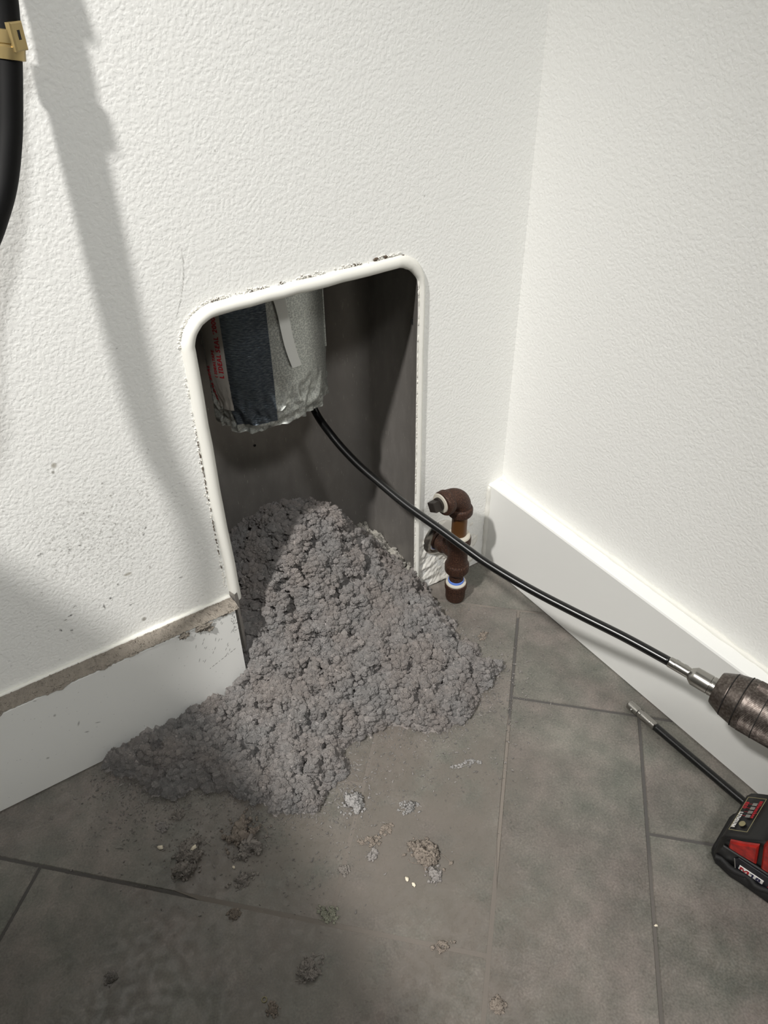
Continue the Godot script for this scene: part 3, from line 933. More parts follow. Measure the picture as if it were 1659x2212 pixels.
# ------------------------------------------------------------------ gas stub
func build_gas_stub() -> void:
	var o := base("gas_pipe_stub", Vector3(-0.118, 0, 0.045))
	tag(o, "rusty iron gas pipe stub with elbow, tee and cap beside the vent box", "pipe")
	var lp := lathe([Vector2(0.010, 0.0015), Vector2(0.0140, 0.0025), Vector2(0.0150, 0.006), Vector2(0.0155, 0.024), Vector2(0.0168, 0.025), Vector2(0.0170, 0.033), Vector2(0.0160, 0.0345), Vector2(0.0125, 0.0345)], 40)
	add("cap", lp, M.rusty_iron, o)
	add("tape_ring", lathe([Vector2(0.0115, 0.0335), Vector2(0.0158, 0.0338), Vector2(0.0154, 0.0362), Vector2(0.0126, 0.0378), Vector2(0.0115, 0.0378)], 40), M.pipe_dope, o)
	tag(add("tape_ring", lathe([Vector2(0.0110, 0.037), Vector2(0.0122, 0.0372), Vector2(0.0120, 0.0412), Vector2(0.0110, 0.0414)], 40), M.blue_tape, o), "blue thread tape")
	add("nipple", lathe([Vector2(0.0110, 0.034), Vector2(0.0110, 0.064)], 36), M.rusty_iron, o)
	# tee: barrel, two bands, branch back to the wall
	var tee := joined([
		[lathe([Vector2(0.0125, 0.058), Vector2(0.0168, 0.0585), Vector2(0.0182, 0.061), Vector2(0.0184, 0.071), Vector2(0.0170, 0.0745), Vector2(0.0153, 0.077), Vector2(0.0150, 0.088), Vector2(0.0153, 0.108), Vector2(0.0168, 0.1105), Vector2(0.0184, 0.114), Vector2(0.0184, 0.1235), Vector2(0.0172, 0.1265), Vector2(0.0125, 0.127)], 44), Transform3D()],
		[lathe([Vector2(0.0140, 0.004), Vector2(0.0142, 0.022), Vector2(0.0160, 0.0245), Vector2(0.0176, 0.0265), Vector2(0.0176, 0.0345), Vector2(0.0162, 0.0365), Vector2(0.0115, 0.0368)], 40), Transform3D(Basis(Vector3.RIGHT, -PI / 2), Vector3(0, 0.093, 0))]])
	add("tee", tee, M.rusty_iron, o)
	add("nipple", moved(lathe([Vector2(0.0110, 0.035), Vector2(0.0110, 0.055)], 32), Transform3D(Basis(Vector3.RIGHT, -PI / 2), Vector3(0, 0.093, 0))), M.rusty_iron, o)
	var esc := add("escutcheon", moved(lathe([Vector2(0.0305, 0.0), Vector2(0.0305, 0.0012), Vector2(0.0290, 0.0030), Vector2(0.0240, 0.0058), Vector2(0.0180, 0.0072), Vector2(0.0135, 0.0076), Vector2(0.0130, 0.0060)], 48), Transform3D(Basis(Vector3.RIGHT, PI / 2), Vector3(0, 0.093, -0.045))), M.chrome, o)
	tag(esc, "chrome wall plate")
	add("tape_ring", lathe([Vector2(0.0115, 0.1262), Vector2(0.0171, 0.1266), Vector2(0.0160, 0.1288), Vector2(0.0128, 0.1302), Vector2(0.0112, 0.1303)], 40), M.pipe_dope, o)
	tag(add("nipple", lathe([Vector2(0.0112, 0.126), Vector2(0.0112, 0.170)], 36), M.brown_pipe, o), "glossy brown pipe")
	tag(add("tape_ring", lathe([Vector2(0.0112, 0.1645), Vector2(0.0121, 0.1648), Vector2(0.0120, 0.1688), Vector2(0.0112, 0.169)], 36), M.blue_tape, o), "blue thread tape")
	# elbow bending to the left
	var p := [Vector3(0, 0.172, 0), Vector3(0, 0.180, 0)]
	for k in 11:
		var a := PI / 2 * k / 10.0
		p.append(Vector3(-0.0165 + cos(a) * 0.0165, 0.1815 + sin(a) * 0.0165, -0.002 * k / 10.0))
	p.append(Vector3(-0.028, 0.198, -0.004))
	var el := joined([
		[tube(p, 0.0150, 30, true, 60.0), Transform3D()],
		[lathe([Vector2(0.0122, 0.1675), Vector2(0.0172, 0.168), Vector2(0.0182, 0.170), Vector2(0.0182, 0.177), Vector2(0.0166, 0.180), Vector2(0.0148, 0.181)], 44), Transform3D()],
		[lathe([Vector2(0.0145, 0.0), Vector2(0.0166, 0.002), Vector2(0.0181, 0.005), Vector2(0.0181, 0.0125), Vector2(0.0170, 0.0145), Vector2(0.0120, 0.0147)], 44), Transform3D(Basis(Vector3(0, 0, 1), PI / 2 + 0.02).rotated(Vector3.UP, 0.1), Vector3(-0.0185, 0.1975, -0.002))]])
	add("elbow", el, M.rusty_iron, o)
	var face := Transform3D(Basis(Vector3(0, 0, 1), PI / 2 + 0.02).rotated(Vector3.UP, 0.1), Vector3(-0.0325, 0.1975, -0.0035))
	add("tape_ring", moved(lathe([Vector2(0.0105, 0.0), Vector2(0.0152, 0.0002), Vector2(0.0140, 0.0022), Vector2(0.0112, 0.0028), Vector2(0.0105, 0.0028)], 36), face), M.pipe_dope, o)
	var plug := joined([
		[lathe([Vector2(0.0098, 0.0), Vector2(0.0098, 0.0058), Vector2(0.0085, 0.0065)], 28), face],
		[moved(prism(PackedVector2Array([Vector2(-0.0072, -0.0072), Vector2(0.0072, -0.0072), Vector2(0.0072, 0.0072), Vector2(-0.0072, 0.0072)]), 0.005, 0.0175, 0.001), Transform3D(Basis(Vector3.RIGHT, -PI / 2).rotated(Vector3.UP, 0.45), Vector3.ZERO)), face]])
	tag(add("plug", plug, M.dark_iron, o), "black square-headed plug")

# ------------------------------------------------------------------ cleaning rods
func coupler(parent: Node3D, at: Vector3, dir: Vector3, male: bool) -> void:   # metal end of a rod; dir points out of the rod
	var b := Basis(Quaternion(Vector3.UP, dir.normalized()))
	var x := Transform3D(b, at)
	add("ferrule", moved(lathe([Vector2(0.0050, -0.001), Vector2(0.0058, 0.0), Vector2(0.0059, 0.006), Vector2(0.0057, 0.0065), Vector2(0.0059, 0.007), Vector2(0.0059, 0.021), Vector2(0.0052, 0.0225)], 28), x), M.steel, parent)
	for k in 2:
		add("crimp", moved(rbox(Vector3(0.0011, 0.0042, 0.0006), 0.0001), x * Transform3D(Basis(Vector3.UP, 2.2), Vector3.ZERO) * Transform3D(Basis(), Vector3(0.0012, 0.005 + 0.009 * k, 0.0057))), M.black_rubber, parent)
	if male:
		add("fitting", moved(lathe([Vector2(0.0044, 0.021), Vector2(0.0050, 0.0225), Vector2(0.0050, 0.026), Vector2(0.0063, 0.027), Vector2(0.0063, 0.042), Vector2(0.0056, 0.0432)], 28), x), M.steel, parent)
		add("button", moved(lump(3, Vector3(0.0022, 0.0022, 0.0022), 0.0, 1.0, 2), x * Transform3D(Basis(), Vector3(-0.0060, 0.0345, 0.002))), M.steel, parent)
	else:
		add("fitting", moved(lathe([Vector2(0.0052, 0.0215), Vector2(0.0066, 0.0225), Vector2(0.0101, 0.0275), Vector2(0.0103, 0.0440), Vector2(0.0099, 0.0445), Vector2(0.0099, 0.0452), Vector2(0.0103, 0.0457), Vector2(0.0101, 0.0585), Vector2(0.0085, 0.0592)], 36), x), M.steel, parent)
		add("button", moved(lathe([Vector2(0.0004, 0.0), Vector2(0.0024, 0.0), Vector2(0.0021, 0.0008), Vector2(0.0004, 0.001)], 18), x * Transform3D(Basis(Vector3.RIGHT, PI / 2).rotated(Vector3.UP, 2.2 - 0.7), Vector3.ZERO) * Transform3D(Basis(), Vector3(0, 0.0098, -0.036))), M.black_rubber, parent)

func build_rods() -> void:
	var o := base("cleaning_rod", Vector3(-0.121, 0, 0.4665))
	tag(o, "long black flexible cleaning rod curving from the drill up into the duct", "rod", "black duct cleaning rods")
	var p := [Vector3(-0.276, 0.415, -0.092), Vector3(-0.2755, 0.372, -0.095), Vector3(-0.2695, 0.3249, -0.085), Vector3(-0.2676, 0.3037, -0.0415), Vector3(-0.2608, 0.286, 0.0033), Vector3(-0.2496, 0.2712, 0.0502), Vector3(-0.2401, 0.2604, 0.0875), Vector3(-0.2257, 0.249, 0.1358), Vector3(-0.2144, 0.2395, 0.1765), Vector3(-0.2051, 0.2328, 0.209), Vector3(-0.1872, 0.2253, 0.2626), Vector3(-0.1673, 0.2207, 0.3175), Vector3(-0.149, 0.218, 0.3693), Vector3(-0.1344, 0.2155, 0.4186)]
	var q := []
	for e in p: q.append(e - o.position)
	add("shaft", tube(smooth_path(q, 8), 0.0051, 18, true, 180.0), M.black_rod, o)
	coupler(o, Vector3(-0.1344, 0.2155, 0.4186) - o.position, Vector3(0.0134, -0.0033, 0.0480), false)
	var f := base("cleaning_rod", Vector3(-0.0545, 0, 0.39))
	f.name = "cleaning_rod_001"
	tag(f, "black rod with steel tip lying on the floor, its end behind the battery", "rod", "black duct cleaning rods")
	var g := []
	for e in [Vector3(-0.0547, 0.0062, 0.3824), Vector3(-0.0538, 0.0060, 0.43), Vector3(-0.0522, 0.0056, 0.50), Vector3(-0.0495, 0.0054, 0.58), Vector3(-0.046, 0.0053, 0.72), Vector3(-0.043, 0.0053, 0.9)]: g.append(e - f.position)
	add("shaft", tube(smooth_path(g, 6), 0.0051, 18, true, 180.0), M.black_rod, f)
	coupler(f, Vector3(-0.0547, 0.0064, 0.3834) - f.position, Vector3(-0.0004, 0.0, -0.040), true)

# ------------------------------------------------------------------ drill
func flat_text(txt: String, size: float, depth := 0.0004, weight := 700, italic := false) -> Mesh:
	var tm := TextMesh.new()
	tm.text = txt
	var f := SystemFont.new()
	f.font_names = PackedStringArray(["Droid Sans"])
	f.font_weight = weight
	f.font_italic = italic
	tm.font = f
	tm.font_size = 32
	tm.pixel_size = size / 32.0
	tm.depth = depth
	return tm

func build_drill() -> void:
	var o := base("cordless_drill", Vector3(-0.0884, 0, 0.5967), deg_to_rad(13.3))
	tag(o, "red and black cordless drill standing on its battery at the right edge", "drill")
	# battery: side profile in (z, y), extruded across x
	var prof := PackedVector2Array([Vector2(0.070, 0.003), Vector2(0.072, 0.012), Vector2(0.068, 0.060), Vector2(0.04, 0.078), Vector2(-0.030, 0.084), Vector2(-0.040, 0.077), Vector2(-0.050, 0.0665), Vector2(-0.060, 0.0585), Vector2(-0.0665, 0.0520), Vector2(-0.0695, 0.0440), Vector2(-0.0700, 0.0150), Vector2(-0.0670, 0.006), Vector2(-0.060, 0.003)])
	# prism extrudes along +z; turn so that profile x becomes local z and the extrusion becomes local x
	var turn := Basis(Vector3(0, 0, 1), Vector3(0, 1, 0), Vector3(-1, 0, 0))
	var bat := add("battery", moved(prism(prof, -0.0385, 0.0385, 0.0045, 50.0), Transform3D(turn, Vector3.ZERO)), M.black_plastic, o)
	# rubber foot: overhangs at the bottom, lumpy
	var foot := PackedVector2Array()
	for k in 44:
		var a := TAU * k / 44.0
		var sx := signf(cos(a)) * pow(absf(cos(a)), 0.4)
		var sz := signf(sin(a)) * pow(absf(sin(a)), 0.4)
		foot.append(Vector2(sx * (0.0425 + 0.0006 * sin(k * 2.3)), sz * (0.0745 + 0.0006 * cos(k * 1.9))))
	add("rubber_foot", moved(prism(foot, 0.0003, 0.015, 0.003, 60.0), Transform3D(Basis(Vector3.RIGHT, -PI / 2), Vector3.ZERO)), M.black_rubber, bat)
	var edge := []
	for k in 25: edge.append(Vector3(-0.0405 + 0.002 * sin(k * 1.3), 0.017 + 0.0008 * sin(k * 2.1), lerpf(-0.066, 0.068, k / 24.0)))
	add("bumper", tube(edge, 0.0032, 10), M.black_rubber, bat)
	# front label on the slope
	var sl := Basis(Vector3.RIGHT, deg_to_rad(-47.0))   # label plane: x across, y up the slope
	var lab := Transform3D(Basis(Vector3.UP, PI) * Basis(Vector3.RIGHT, deg_to_rad(-50.0)), Vector3(-0.001, 0.0613, -0.0583))
	for e in [[Vector3(0.0, -0.0106, 0), Vector3(0.052, 0.0006, 0.0004)], [Vector3(0.0, 0.0106, 0), Vector3(0.052, 0.0006, 0.0004)], [Vector3(-0.026, 0.0, 0), Vector3(0.0006, 0.0212, 0.0004)], [Vector3(0.026, 0.0, 0), Vector3(0.0006, 0.0212, 0.0004)]]:
		add("label_border", moved(rbox(e[1], 0.0001), lab * Transform3D(Basis(), e[0] - Vector3(0, e[1].y / 2, -0.0006))), M.yellow_print, bat)
	for k in 4:
		add("gauge_bar", moved(rbox(Vector3(0.0042, 0.0052, 0.0004), 0.0001), lab * Transform3D(Basis(), Vector3(-0.0155 + k * 0.0062, -0.001, 0.0007))), M.grey_print, bat)
		add("gauge_mark", moved(rbox(Vector3(0.0004, 0.0045, 0.0003), 0.0001), lab * Transform3D(Basis(), Vector3(-0.0155 + k * 0.0062, -0.0055, 0.0007))), M.red_print, bat)
	add("gauge_button", moved(lathe([Vector2(0.0006, 0.0), Vector2(0.0036, 0.0), Vector2(0.0034, 0.0010), Vector2(0.0006, 0.0012)], 24), lab * Transform3D(Basis(Vector3.RIGHT, PI / 2), Vector3(0.0155, 0.0005, 0.0006))), M.yellow_print, bat)
	add("lettering", moved(flat_text("LITHIUM", 0.0058), lab * Transform3D(Basis(), Vector3(0.010, -0.0080, 0.0008))), M.white_print, bat)
	add("lettering", moved(flat_text("RED", 0.0058), lab * Transform3D(Basis(), Vector3(-0.013, -0.0080, 0.0008))), M.red_print, bat)
	add("lettering", moved(flat_text("Milwaukee", 0.0052, 0.0004, 700, true), lab * Transform3D(Basis(), Vector3(-0.008, 0.0070, 0.0008))), M.red_print, bat)
	# left side: red latch pads, badge, panel outline
	var side := Transform3D(Basis(Vector3(0, 0, 1), Vector3(0, 1, 0), Vector3(-1, 0, 0)), Vector3(-0.0383, 0, 0))   # x of the outline = local z
	add("latch", moved(prism(PackedVector2Array([Vector2(-0.0585, 0.0462), Vector2(-0.0460, 0.0468), Vector2(-0.0296, 0.0485), Vector2(-0.0350, 0.0785), Vector2(-0.0405, 0.0735), Vector2(-0.0500, 0.0650), Vector2(-0.0600, 0.0575)]), -0.002, 0.0042, 0.0018, 40.0), side), M.red_plastic, bat)
	add("latch", moved(prism(PackedVector2Array([Vector2(-0.0240, 0.0480), Vector2(0.030, 0.0500), Vector2(0.030, 0.100), Vector2(-0.0290, 0.098), Vector2(-0.0315, 0.084)]), -0.004, 0.0045, 0.0018, 40.0), side), M.red_plastic, bat)
	add("ridge", moved(prism(PackedVector2Array([Vector2(-0.064, 0.0405), Vector2(-0.030, 0.0425), Vector2(0.05, 0.0425), Vector2(0.05, 0.0455), Vector2(-0.030, 0.0455), Vector2(-0.064, 0.0440)]), 0.0, 0.0032, 0.001), side), M.black_plastic, bat)
	add("panel", moved(prism(PackedVector2Array([Vector2(-0.049, 0.0335), Vector2(-0.0442, 0.0185), Vector2(-0.035, 0.0135), Vector2(0.05, 0.0160), Vector2(0.05, 0.0390), Vector2(-0.046, 0.0385)]), -0.001, 0.0016, 0.0006), side), M.dark_blue_panel, bat)
	var lines := [Vector2(-0.0490, 0.0335), Vector2(-0.0442, 0.0185), Vector2(-0.0350, 0.0137), Vector2(0.0480, 0.0162)]
	for k in 3:
		var a: Vector2 = lines[k]
		var b: Vector2 = lines[k + 1]
		add("outline", moved(tube([Vector3(a.x, a.y, 0.0016), Vector3(b.x, b.y, 0.0016)], 0.0006, 8), side), M.grey_print, bat)
	var badge := add("badge", moved(prism(PackedVector2Array([Vector2(-0.0420, 0.0225), Vector2(-0.0160, 0.0225), Vector2(-0.0160, 0.0293), Vector2(-0.0420, 0.0293)]), 0.0012, 0.0024, 0.0005), side), M.white_print, bat)
	badge.name = "badge"
	add("lettering", moved(flat_text("M", 0.0086), side * Transform3D(Basis().scaled(Vector3(1.5, 0.82, 1)), Vector3(-0.0360, 0.0259, 0.0025))), M.red_print, bat)
	add("lettering", moved(flat_text("18", 0.0086), side * Transform3D(Basis().scaled(Vector3(1.35, 0.82, 1)), Vector3(-0.0245, 0.0259, 0.0025))), M.navy_print, bat)
	add("lettering", moved(flat_text("RED", 0.0055), side * Transform3D(Basis(), Vector3(-0.006, 0.0250, 0.0018))), M.red_print, bat)
	# handle, housing, clutch, chuck
	var grip := []
	for e in [[0.075, 0.012, 0.020, 0.030], [0.10, 0.014, 0.0185, 0.026], [0.135, 0.016, 0.0175, 0.024], [0.165, 0.014, 0.0185, 0.026], [0.19, 0.012, 0.022, 0.032]]:
		var ring := PackedVector3Array()
		for j in 24:
			var a := -TAU * j / 24.0
			ring.append(Vector3(cos(a) * e[2], e[0], e[1] + sin(a) * e[3]))
		grip.append(ring)
	add("handle", skin(grip, true, true, 60.0), M.black_rubber, o)
	var ax := Transform3D(Basis(Vector3.RIGHT, -PI / 2), Vector3(0, 0.212, 0))   # lathe height runs along -z
	add("housing", moved(lathe([Vector2(0.020, -0.125), Vector2(0.029, -0.118), Vector2(0.031, -0.08), Vector2(0.0325, -0.02), Vector2(0.0325, 0.026), Vector2(0.030, 0.028)], 40), ax), M.red_plastic, o)
	add("clutch_ring", moved(lathe([Vector2(0.026, 0.024), Vector2(0.0315, 0.026), Vector2(0.0315, 0.036), Vector2(0.0285, 0.040), Vector2(0.024, 0.041)], 40), ax), M.black_plastic, o)
	add("trigger", moved(rbox(Vector3(0.014, 0.03, 0.014), 0.003), Transform3D(Basis(), Vector3(0, 0.155, -0.018))), M.red_plastic, o)
	var ck := add("chuck", moved(lathe([Vector2(0.0225, 0.040), Vector2(0.0275, 0.042), Vector2(0.0278, 0.085), Vector2(0.0276, 0.1045), Vector2(0.0266, 0.1068), Vector2(0.0266, 0.1074), Vector2(0.0262, 0.1085), Vector2(0.0236, 0.1195), Vector2(0.0227, 0.1200), Vector2(0.0227, 0.1206), Vector2(0.0228, 0.1215), Vector2(0.0182, 0.1315), Vector2(0.0170, 0.1335), Vector2(0.0120, 0.1342), Vector2(0.0100, 0.1330)], 64, 20.0), ax), M.worn_steel, o)
	for e in [[0.0232, 0.1203], [0.0270, 0.1071], [0.0282, 0.0860]]:
		var gp := []
		for k in 49: gp.append(Vector3(cos(TAU * k / 48.0) * e[0], e[1], sin(TAU * k / 48.0) * e[0]))
		add("groove", moved(tube(gp, 0.0004, 6, false, 180.0), ax), M.black_rubber, ck)
	for k in 110:   # knurling on the sleeve
		var a := TAU * k / 110.0
		add("knurl", moved(rbox(Vector3(0.0007, 0.034, 0.0006), 0.0002), ax * Transform3D(Basis(Vector3.UP, a), Vector3.ZERO) * Transform3D(Basis(), Vector3(0, 0.066, 0.0277))), M.worn_steel, ck)

# ------------------------------------------------------------------ hose on the left edge
func build_hose() -> void:
	var o := base("rubber_hose", Vector3(-0.55, 0.77, 0.022))
	tag(o, "black rubber hose with a brass collar at the upper left edge", "hose")
	var p := []
	for e in [Vector3(-0.5385, 0.92, 0.016), Vector3(-0.5405, 0.86, 0.018), Vector3(-0.5425, 0.81, 0.021), Vector3(-0.550, 0.773, 0.024), Vector3(-0.559, 0.743, 0.029), Vector3(-0.569, 0.715, 0.035), Vector3(-0.583, 0.686, 0.043), Vector3(-0.600, 0.663, 0.053), Vector3(-0.616, 0.645, 0.063), Vector3(-0.630, 0.622, 0.072), Vector3(-0.643, 0.594, 0.083), Vector3(-0.653, 0.571, 0.096), Vector3(-0.672, 0.556, 0.110), Vector3(-0.71, 0.556, 0.13), Vector3(-0.77, 0.59, 0.16), Vector3(-0.83, 0.64, 0.19), Vector3(-0.90, 0.70, 0.21), Vector3(-0.985, 0.74, 0.21)]:
		p.append(e - o.position)
	add("tube", tube(smooth_path(p, 8), 0.0098, 24, true, 180.0), M.hose_rubber, o)
	var d: Vector3 = (p[3] - p[2]).normalized()
	var x := Transform3D(Basis(Quaternion(Vector3.UP, -d)), p[3])
	tag(add("collar", moved(lathe([Vector2(0.0100, -0.0100), Vector2(0.0118, -0.0096), Vector2(0.0120, -0.0020), Vector2(0.0112, -0.0012), Vector2(0.0112, -0.0004), Vector2(0.0120, 0.0004), Vector2(0.0120, 0.0085), Vector2(0.0100, 0.0090)], 24, 20.0), x), M.brass, o), "brass crimp collar")
	var front := Vector3(0.55, 0, 0.83)
	add("buckle", moved(prism(PackedVector2Array([Vector2(-0.006, -0.009), Vector2(0.006, -0.009), Vector2(0.006, 0.009), Vector2(-0.006, 0.009)]), 0.008, 0.0138, 0.001), Transform3D(Basis(front.cross(Vector3.UP) * -1.0, Vector3.UP, front), p[3] + Vector3(0, 0.005, 0))), M.brass, o)
	add("buckle_slot", moved(rbox(Vector3(0.0022, 0.006, 0.0006), 0.0002), Transform3D(Basis(front.cross(Vector3.UP) * -1.0, Vector3.UP, front), p[3] + Vector3(0, 0.003, 0) + front * 0.0139)), M.black_rubber, o)
	for e in [[p[2] + Vector3(0, 0.028, 0), 0.0132, M.brass]]:
		add("barb", moved(lathe([Vector2(e[1], -0.002), Vector2(e[1], 0.002), Vector2(0.0105, 0.026), Vector2(0.0100, 0.027)], 24, 20.0), Transform3D(Basis(Quaternion(Vector3.UP, -d)), e[0])), e[2], o)

# ------------------------------------------------------------------ lint heap
var HEAP_EDGE := [Vector2(-0.66, 0.02), Vector2(-0.664, 0.04), Vector2(-0.651, 0.054), Vector2(-0.636, 0.074), Vector2(-0.625, 0.109), Vector2(-0.609, 0.125), Vector2(-0.578, 0.127), Vector2(-0.555, 0.156), Vector2(-0.529, 0.189), Vector2(-0.513, 0.221), Vector2(-0.476, 0.237), Vector2(-0.457, 0.222), Vector2(-0.435, 0.219), Vector2(-0.411, 0.211), Vector2(-0.406, 0.184), Vector2(-0.373, 0.179), Vector2(-0.338, 0.18), Vector2(-0.323, 0.198), Vector2(-0.301, 0.218), Vector2(-0.272, 0.234), Vector2(-0.242, 0.231), Vector2(-0.205, 0.222), Vector2(-0.188, 0.204), Vector2(-0.15, 0.192), Vector2(-0.17, 0.167), Vector2(-0.156, 0.142), Vector2(-0.166, 0.109), Vector2(-0.158, 0.076), Vector2(-0.16, 0.045), Vector2(-0.150, 0.013), Vector2(-0.134, -0.01), Vector2(-0.13, -0.20), Vector2(-0.47, -0.20), Vector2(-0.47, 0.02)]
# x, z, height, reach
var HEAP_TOP := [
	[-0.340, -0.072, 0.190, 0.04], [-0.295, -0.078, 0.178, 0.04], [-0.255, -0.09, 0.150, 0.035], [-0.375, -0.085, 0.160, 0.035], [-0.40, -0.11, 0.118, 0.035], [-0.435, -0.12, 0.09, 0.04],
	[-0.41, -0.185, 0.09, 0.04], [-0.34, -0.185, 0.125, 0.04], [-0.27, -0.185, 0.10, 0.04], [-0.215, -0.185, 0.045, 0.04], [-0.16, -0.185, 0.012, 0.04],
	[-0.215, -0.11, 0.085, 0.03], [-0.18, -0.10, 0.035, 0.03], [-0.145, -0.10, 0.014, 0.03], [-0.15, -0.04, 0.02, 0.03], [-0.185, -0.03, 0.05, 0.035],
	[-0.445, -0.04, 0.085, 0.035], [-0.445, 0.02, 0.06, 0.03], [-0.39, -0.04, 0.118, 0.035], [-0.33, -0.03, 0.128, 0.035], [-0.27, -0.03, 0.108, 0.035], [-0.225, -0.03, 0.08, 0.03],
	[-0.40, 0.03, 0.078, 0.035], [-0.34, 0.03, 0.088, 0.035], [-0.28, 0.03, 0.075, 0.035], [-0.225, 0.03, 0.055, 0.035], [-0.18, 0.03, 0.03, 0.03],
	[-0.42, 0.09, 0.045, 0.035], [-0.35, 0.09, 0.06, 0.035], [-0.29, 0.09, 0.055, 0.035], [-0.23, 0.09, 0.045, 0.035], [-0.18, 0.09, 0.03, 0.03],
	[-0.40, 0.15, 0.028, 0.03], [-0.33, 0.15, 0.036, 0.035], [-0.27, 0.16, 0.038, 0.035], [-0.22, 0.16, 0.036, 0.035], [-0.18, 0.15, 0.02, 0.025], [-0.26, 0.21, 0.025, 0.03], [-0.21, 0.2, 0.022, 0.025],
	[-0.48, 0.06, 0.030, 0.035], [-0.53, 0.06, 0.026, 0.03], [-0.58, 0.06, 0.028, 0.03], [-0.62, 0.05, 0.032, 0.025], [-0.65, 0.04, 0.022, 0.02], [-0.5, 0.12, 0.026, 0.035], [-0.55, 0.12, 0.022, 0.03], [-0.60, 0.1, 0.02, 0.025], [-0.47, 0.18, 0.022, 0.03], [-0.52, 0.18, 0.018, 0.025], [-0.43, 0.19, 0.022, 0.025]]

func build_lint() -> void:
	var x0 := -0.68
	var z0 := -0.196
	var cs := 0.008
	var cw := 71
	var ch := 60
	var H := PackedFloat32Array()
	var D := PackedFloat32Array()
	H.resize(cw * ch)
	D.resize(cw * ch)
	var poly := PackedVector2Array(HEAP_EDGE)
	for j in ch:
		for i in cw:
			var p := Vector2(x0 + i * cs, z0 + j * cs)
			var sw := 1e-6
			var sh := 0.0
			for e in HEAP_TOP:
				var q: float = (pow(p.x - e[0], 2) + pow(p.y - e[1], 2)) / (e[3] * e[3])
				var g := exp(-q * 0.8) + 0.0001 / (1.0 + q)
				sw += g
				sh += g * e[2]
			var dist := 1.0
			for k in poly.size():
				dist = minf(dist, p.distance_to(Geometry2D.get_closest_point_to_segment(p, poly[k], poly[(k + 1) % poly.size()])))
			if not Geometry2D.is_point_in_polygon(p, poly): dist = -dist
			H[j * cw + i] = sh / sw
			D[j * cw + i] = dist
	var step := 0.00125
	var nx := 436
	var nz := 372
	var lumps := noise(1.0 / 0.017, 1, 1, FastNoiseLite.TYPE_CELLULAR)
	lumps.cellular_return_type = FastNoiseLite.RETURN_DISTANCE
	var small := noise(1.0 / 0.0075, 1, 2, FastNoiseLite.TYPE_CELLULAR)
	small.cellular_return_type = FastNoiseLite.RETURN_DISTANCE
	var fine := noise(1.0 / 0.004, 2, 3)
	var broad := noise(1.0 / 0.045, 3, 4)
	var hue := noise(1.0 / 0.07, 3, 5)
	var pits := noise(1.0 / 0.024, 3, 6)
	var V := PackedVector3Array()
	var C := PackedColorArray()
	var on := PackedByteArray()
	V.resize(nx * nz)
	C.resize(nx * nz)
	on.resize(nx * nz)
	for j in nz:
		for i in nx:
			var x := x0 + 0.01 + i * step
			var z := z0 + 0.002 + j * step
			var gx := (x - x0) / cs
			var gz := (z - z0) / cs
			var ix := mini(int(gx), cw - 2)
			var iz := mini(int(gz), ch - 2)
			var fx := gx - ix
			var fz := gz - iz
			var q := iz * cw + ix
			var d := lerpf(lerpf(D[q], D[q + 1], fx), lerpf(D[q + cw], D[q + cw + 1], fx), fz)
			var k := j * nx + i
			if d < -0.02:
				V[k] = Vector3(x, -0.01, z)
				continue
			var hx := lerpf(H[q + 1] - H[q], H[q + cw + 1] - H[q + cw], fz) / cs
			var hz := lerpf(H[q + cw] - H[q], H[q + cw + 1] - H[q + 1], fx) / cs
			var h := lerpf(lerpf(H[q], H[q + 1], fx), lerpf(H[q + cw], H[q + cw + 1], fx), fz)
			var b := broad.get_noise_2d(x, z)
			d += 0.010 * b + 0.005 * fine.get_noise_2d(x * 0.3, z * 0.3)
			var e := sqrt(clampf(d / 0.030, 0.0, 1.0))
			on[k] = 1 if d > 0.0 else 0
			var y := h * e
			var s := Vector3(x, y, z)
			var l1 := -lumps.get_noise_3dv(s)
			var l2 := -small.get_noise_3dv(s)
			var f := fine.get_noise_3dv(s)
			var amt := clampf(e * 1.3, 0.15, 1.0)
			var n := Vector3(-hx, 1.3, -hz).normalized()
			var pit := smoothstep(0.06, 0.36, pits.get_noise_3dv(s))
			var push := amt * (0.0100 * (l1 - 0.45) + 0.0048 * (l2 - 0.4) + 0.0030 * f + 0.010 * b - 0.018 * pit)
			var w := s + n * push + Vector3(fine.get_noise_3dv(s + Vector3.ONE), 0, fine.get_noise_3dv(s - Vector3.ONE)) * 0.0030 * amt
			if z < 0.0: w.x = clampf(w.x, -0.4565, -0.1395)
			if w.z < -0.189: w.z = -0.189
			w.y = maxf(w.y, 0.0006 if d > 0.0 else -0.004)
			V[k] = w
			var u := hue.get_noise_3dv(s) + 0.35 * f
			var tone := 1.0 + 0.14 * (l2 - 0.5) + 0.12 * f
			var c := Color(0.50, 0.461, 0.437).lerp(Color(0.50, 0.437, 0.397), clampf(u * 1.5, 0.0, 0.7)).lerp(Color(0.465, 0.45, 0.437), clampf(-u * 1.5, 0.0, 0.8))
			if z < -0.005 and x > -0.185:
				var cream := clampf((x + 0.172) / 0.012, 0.0, 1.0)
				c = c.lerp(Color(0.60, 0.575, 0.50), cream * 0.8)
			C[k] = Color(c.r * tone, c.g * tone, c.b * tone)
	var t := PackedInt32Array()
	for j in nz - 1:
		for i in nx - 1:
			var k := j * nx + i
			if on[k] or on[k + 1] or on[k + nx] or on[k + nx + 1]:
				t.append_array(PackedInt32Array([k, k + nx, k + nx + 1, k, k + nx + 1, k + 1]))
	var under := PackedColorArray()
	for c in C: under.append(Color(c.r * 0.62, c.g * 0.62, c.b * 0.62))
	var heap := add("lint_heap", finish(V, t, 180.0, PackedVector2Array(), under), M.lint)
	tag(heap, "large heap of grey lint spilling from the vent box onto the floor", "lint heap", "", "stuff")
